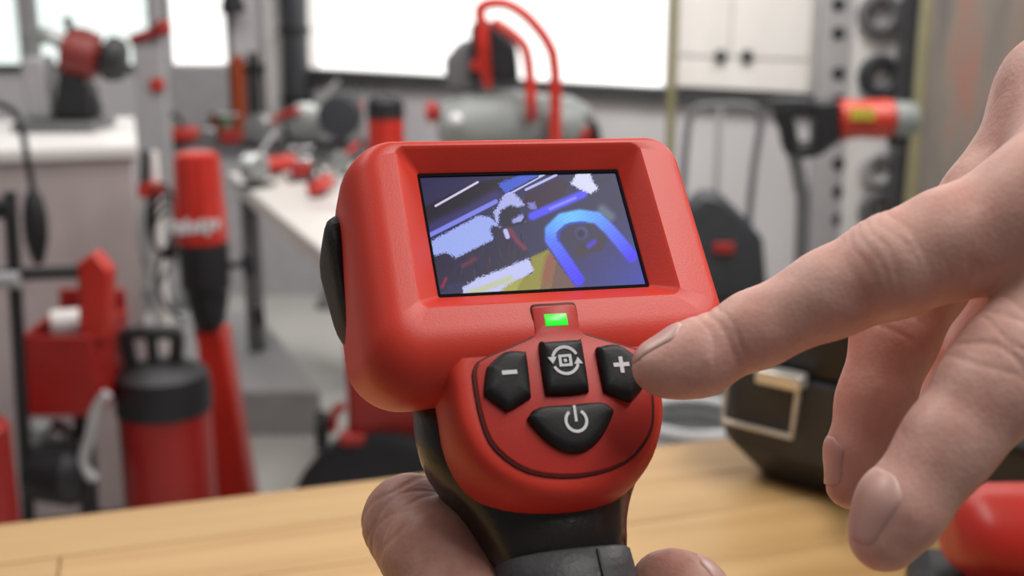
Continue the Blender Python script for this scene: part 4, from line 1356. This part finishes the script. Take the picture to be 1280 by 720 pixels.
# ------------------------------------------------------------------ red machine with black wheels low behind the device
Yv = 2.35
va, vb = P(430, 430, Yv), P(545, 430, Yv)
vac = thing('floor_machine', 'red floor machine with black wheels behind the device lower left', 'machine', ((va.x + vb.x) / 2, Yv, 0))
z1_, z0_ = P(470, 400, Yv).z, P(470, 552, Yv).z
rr = []
for z, i in ((z0_, .01), (z0_ + .02, 0), (z1_ - .03, 0), (z1_, .02)):
    rr.append([V(x, y, z) for x, y in ((va.x + i, Yv + i), (vb.x + .06 - i, Yv + i), (vb.x + .06 - i, Yv + .24 - i), (va.x + i, Yv + .24 - i))])
MB().ring_faces(rr).build('body', M_RED3, vac, bevel=.012)
cw_ = P(480, 585, Yv - .02)
rw = P(482, 552, Yv).z / 2 + .012
for px, dx in ((482, 0),):
    c = V(P(482, 585, Yv).x, Yv + .02, rw)
    MB().lathe(V(c.x, c.y - .06, c.z), (.25, 1, 0), [(0, rw * .3), (.004, rw * .5), (.006, rw * .88), (.02, rw), (.12, rw), (.14, rw * .9), (.145, rw * .4)]).build('wheel', M_BLK, vac)
MB().bx(va.x + .02, vb.x + .02, Yv + .05, Yv + .2, .1, z0_ + .01).build('undercarriage', M_BLK, vac, bevel=.01)
MB().bx(P(424, 540, Yv).x, P(458, 540, Yv).x, Yv - .02, Yv + .03, P(440, 556, Yv).z, P(440, 540, Yv).z).build('bumper', M_REDK, vac, bevel=.01)
# small caster dolly left of it
yq = 3.36
cq = P(402, 520, yq)
cd = thing('caster', 'small black caster wheel with red fork on the floor', 'caster', V(cq.x, yq, 0))
rw2 = .06
zc = max(cq.z, rw2)
MB().lathe(V(cq.x - .02, yq, rw2), (1, .1, 0), [(0, .02), (.003, rw2 * .95), (.01, rw2), (.03, rw2), (.037, rw2 * .95), (.04, .02)]).build('wheel', M_BLK, cd)
MB().tube([V(cq.x + .03, yq, rw2), V(cq.x + .04, yq, rw2 + .06), V(cq.x + .07, yq, rw2 + .08)], .014).build('fork', M_RED2, cd)

# ------------------------------------------------------------------ right side: pole, cupboard, hand truck, demolition saw
pp = P(840, 100, 4.3)
tag(MB().cyl((pp.x, 4.3, 0), (pp.x, 4.3, 2.6), .016).build('ochre_pole', M_OCH), 'thin ochre-grey pole standing between window and white cupboard', 'pole')
cupb = thing('wall_cupboard', 'white wall cupboard with two small dark knobs', 'cupboard', V(*(WA + WD * ((u_c0 + u_c1) / 2))) + V(0, 0, SILL + .06))
cz1 = 2.1
mb = MB(); wall_box(mb, u_c0, u_c1, SILL + .005, cz1, 0, .03); mb.build('carcass', M_WP, cupb)
um = wall_uz(919, 70)[0]
for a, b, kx in ((u_c0 + .01, um - .003, 903), (um + .003, u_c1 - .01, 936)):
    mb = MB(); wall_box(mb, a, b, SILL + .13, cz1 - .02, .03, .018)
    dr_ = mb.build('door', M_BOARD, cupb, bevel=.003)
    ku, kz_ = wall_uz(kx, 70, .05)
    kp = WA + WD * ku + WN * .048; kp = V(kp.x, kp.y, kz_)
    MB().lathe(kp, WN, [(0, .008), (.012, .008), (.014, .024), (.022, .024), (.026, .014)]).build('knob', M_DARK, dr_)
mb = MB(); wall_box(mb, u_c0 + .01, u_c1 - .01, SILL + .01, SILL + .122, .03, .018); mb.build('drawer', M_BOARD, cupb, bevel=.003)

Yh = 3.55
ht = thing('hand_truck', 'grey tubular hand truck with dark motor unit right of the device', 'hand truck', V(P(910, 300, Yh).x, Yh, 0))
hm = MB()
hm.tube([V(P(838, 300, Yh).x, Yh, .02), P(852, 250, Yh), P(860, 160, Yh), P(868, 138, Yh), P(882, 132, Yh), P(930, 132, Yh), P(946, 138, Yh), P(950, 160, Yh), P(938, 250, Yh), V(P(930, 300, Yh).x, Yh, .02)], .011, sub=4)
hm.build('frame', M_GRYD, ht)
MB().cyl(P(900, 134, Yh), P(892, 300, Yh), .009).build('rail', M_GRY, ht)
MB().prism([P(855, 262, Yh - .1), P(880, 240, Yh - .1), P(905, 246, Yh - .1), P(935, 275, Yh - .1), P(955, 300, Yh - .1), P(962, 380, Yh - .1), P(850, 380, Yh - .1)], (0, .1, 0)).build('motor_cover', M_BLK2, ht, bevel=.02)
MB().box(P(905, 310, Yh - .105), (.06, .014, .03)).build('badge', M_RED3, ht, bevel=.003)
bz = P(905, 380, Yh).z
MB().bx(P(850, 380, Yh).x, P(975, 380, Yh).x, Yh - .3, Yh + .05, .1, bz).build('base', M_BLK, ht, bevel=.02)
for px in (862, 960):
    c = V(P(px, 380, Yh).x, Yh - .1, .1)
    MB().lathe(c + V(-.02, 0, 0), (1, 0, 0), [(0, .04), (.004, .095), (.012, .1), (.03, .1), (.038, .095), (.042, .04)]).build('wheel', M_BLK, ht)
# tripod leg behind the saw
Yq = 2.9
ds = thing('demolition_saw', 'red and black reciprocating saw with grey nose mounted on a grey leg', 'saw', V(P(1000, 330, Yq).x, Yq, 0))
def dprism(pts, dep, m, name, bv=.008, off=0):
    return MB().prism([P(a, b, Yq + off) for a, b in pts], (0, dep, 0)).build(name, m, ds, bevel=bv)
gh = MB().tube([P(978, 138, Yq), P(1000, 136, Yq), P(1028, 138, Yq), P(1032, 160, Yq), P(1024, 182, Yq), P(1006, 187, Yq), P(990, 184, Yq), P(984, 160, Yq)], .0215, closed=True, n=12)
gh.build('d_handle', M_BLK, ds)
dprism([(960, 126), (1000, 122), (1022, 126), (1022, 138), (985, 140)], .04, M_BLK, 'handle_spur', off=-.02)
dprism([(1020, 128), (1050, 126), (1050, 178), (1036, 188), (1020, 186)], .07, M_BLK, 'gear_case', off=-.035)
MB().lathe(P(1046, 150, Yq), P(1116, 148, Yq) - P(1046, 150, Yq), [(0, .036), (.006, .046), (.02, .049), (.05, .044), (.1, .047), (.128, .046), (.137, .034)]).build('motor', M_ORED, ds)
MB().prism([P(1064, 135, Yq - .054), P(1094, 136, Yq - .054), P(1094, 150, Yq - .054), P(1064, 150, Yq - .054)], (0, .012, 0)).build('label_plate', M_YEL, ds)
MB().lathe(P(1114, 149, Yq), P(1148, 150, Yq) - P(1114, 149, Yq), [(0, .034), (.005, .044), (.04, .043), (.06, .032), (.066, .014)]).build('nose', M_DRUM, ds)
dprism([(1112, 172), (1140, 172), (1138, 182), (1112, 184)], .03, M_BLK, 'shoe', off=-.015)
lg = MB().tube([P(992, 190, Yq), P(1000, 230, Yq), P(1003, 290, Yq), V(P(1004, 330, Yq).x, Yq, .02)], .017, n=12)
lg.build('support_leg', M_GRYD, ds)
MB().bx(P(1004, 330, Yq).x - .15, P(1004, 330, Yq).x + .15, Yq - .15, Yq + .15, 0, .025).build('foot', M_BLK, ds)

# perforated steel post
Yo = 3.9
a, b = P(1027, 60, Yo), P(1064, 60, Yo)
post = thing('perforated_post', 'grey steel post with a row of dark round holes', 'post', ((a.x + b.x) / 2, Yo, 0))
MB().bx(a.x, b.x, Yo, Yo + .06, 0, 2.4).build('channel', M_GRY, post, bevel=.004)
for py in (6, 42, 92, 126, 168, 205, 240, 275):
    c = P(1048, py, Yo)
    MB().lathe(V(c.x, Yo + .004, c.z), (0, -1, 0), [(0, .012), (.001, .021), (.007, .021), (.0072, .015), (.005, .012)]).build('hole_grommet', M_BLK, post)
# white display board with rings
Yb = 3.85
a, b = P(1068, 60, Yb), P(1130, 60, Yb)
bd_ = thing('display_board', 'white display board carrying dark rings, beside the perforated post', 'board', ((a.x + b.x) / 2, Yb, 0))
MB().bx(a.x, b.x, Yb, Yb + .03, 0, 2.4).build('panel', M_WP, bd_, bevel=.004)
rnd = random.Random(7)
for py, r, m in ((18, .05, M_GRYD), (95, .05, M_BLK2), (210, .045, M_GRY), (262, .05, M_GRYD)):
    c = P(1097, py, Yb)
    n_ = MB().tube([V(c.x + r * math.cos(t), Yb - .02, c.z + r * math.sin(t)) for t in (2 * math.pi * k / 12 for k in range(12))], .021, closed=True, sub=2)
    tag(n_.build('pipe_ring', m), {18: 'topmost grey pipe ring on the white display board', 95: 'dark pipe ring hung above the reciprocating saw on the white board',
        210: 'pale grey pipe ring under the reciprocating saw on the white board', 262: 'lowest pipe ring on the white display board'}[py], 'ring', 'pipe rings on the display board')
# dark gap post with ochre edge, and sheet with painted-on reflections
a, b = P(1134, 60, 3.7), P(1152, 60, 3.7)
tag(MB().bx(a.x, b.x, 3.7, 3.8, 0, 2.4).build('dark_post', M_DARK), 'dark square post between white board and streaked sheet', 'post')
Yx = 3.3
a = P(1152, 60, Yx)
sh = thing('sheet_screen', 'large grey sheet metal screen with painted reddish reflections at the right behind the hand', 'screen', (a.x + .4, Yx, 0))
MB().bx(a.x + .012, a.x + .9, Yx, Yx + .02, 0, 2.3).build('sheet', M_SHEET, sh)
MB().bx(a.x - .004, a.x + .012, Yx - .015, Yx + .03, 0, 2.3).build('edge_strip', M_OCH, sh)

# grey hose coil seen under the pointing finger
Yg = 1.9
hc = P(858, 522, Yg)
hcz = MB()
for k in range(3):
    hcz.tube([V(hc.x + (.075 + .004 * k) * math.cos(t), Yg + .02 * k + .06 * math.sin(t), .03 + .026 * k + 0 * t) for t in (2 * math.pi * i / 14 for i in range(14))], .013, closed=True, sub=2)
stz = hc.z
tag(MB().lathe((hc.x + .02, Yg + .05, 0), (0, 0, 1), [(0, .16), (.02, .17), (stz - .1, .15), (stz - .08, .1)]).build('waste_drum', M_BLK2), 'dark drum on the floor just beyond the bench', 'drum')
cm2 = MB()
for k in range(3):
    cm2.tube([V(hc.x + .02 + (.105 - .006 * k) * math.cos(t), Yg + .05 + (.105 - .006 * k) * math.sin(t), stz - .068 + .024 * k) for t in (2 * math.pi * i / 14 for i in range(14))], .0125, closed=True, sub=2)
tag(cm2.build('hose_coil', M_HOSE), 'grey hose coil lying on the dark drum beyond the bench', 'hose')
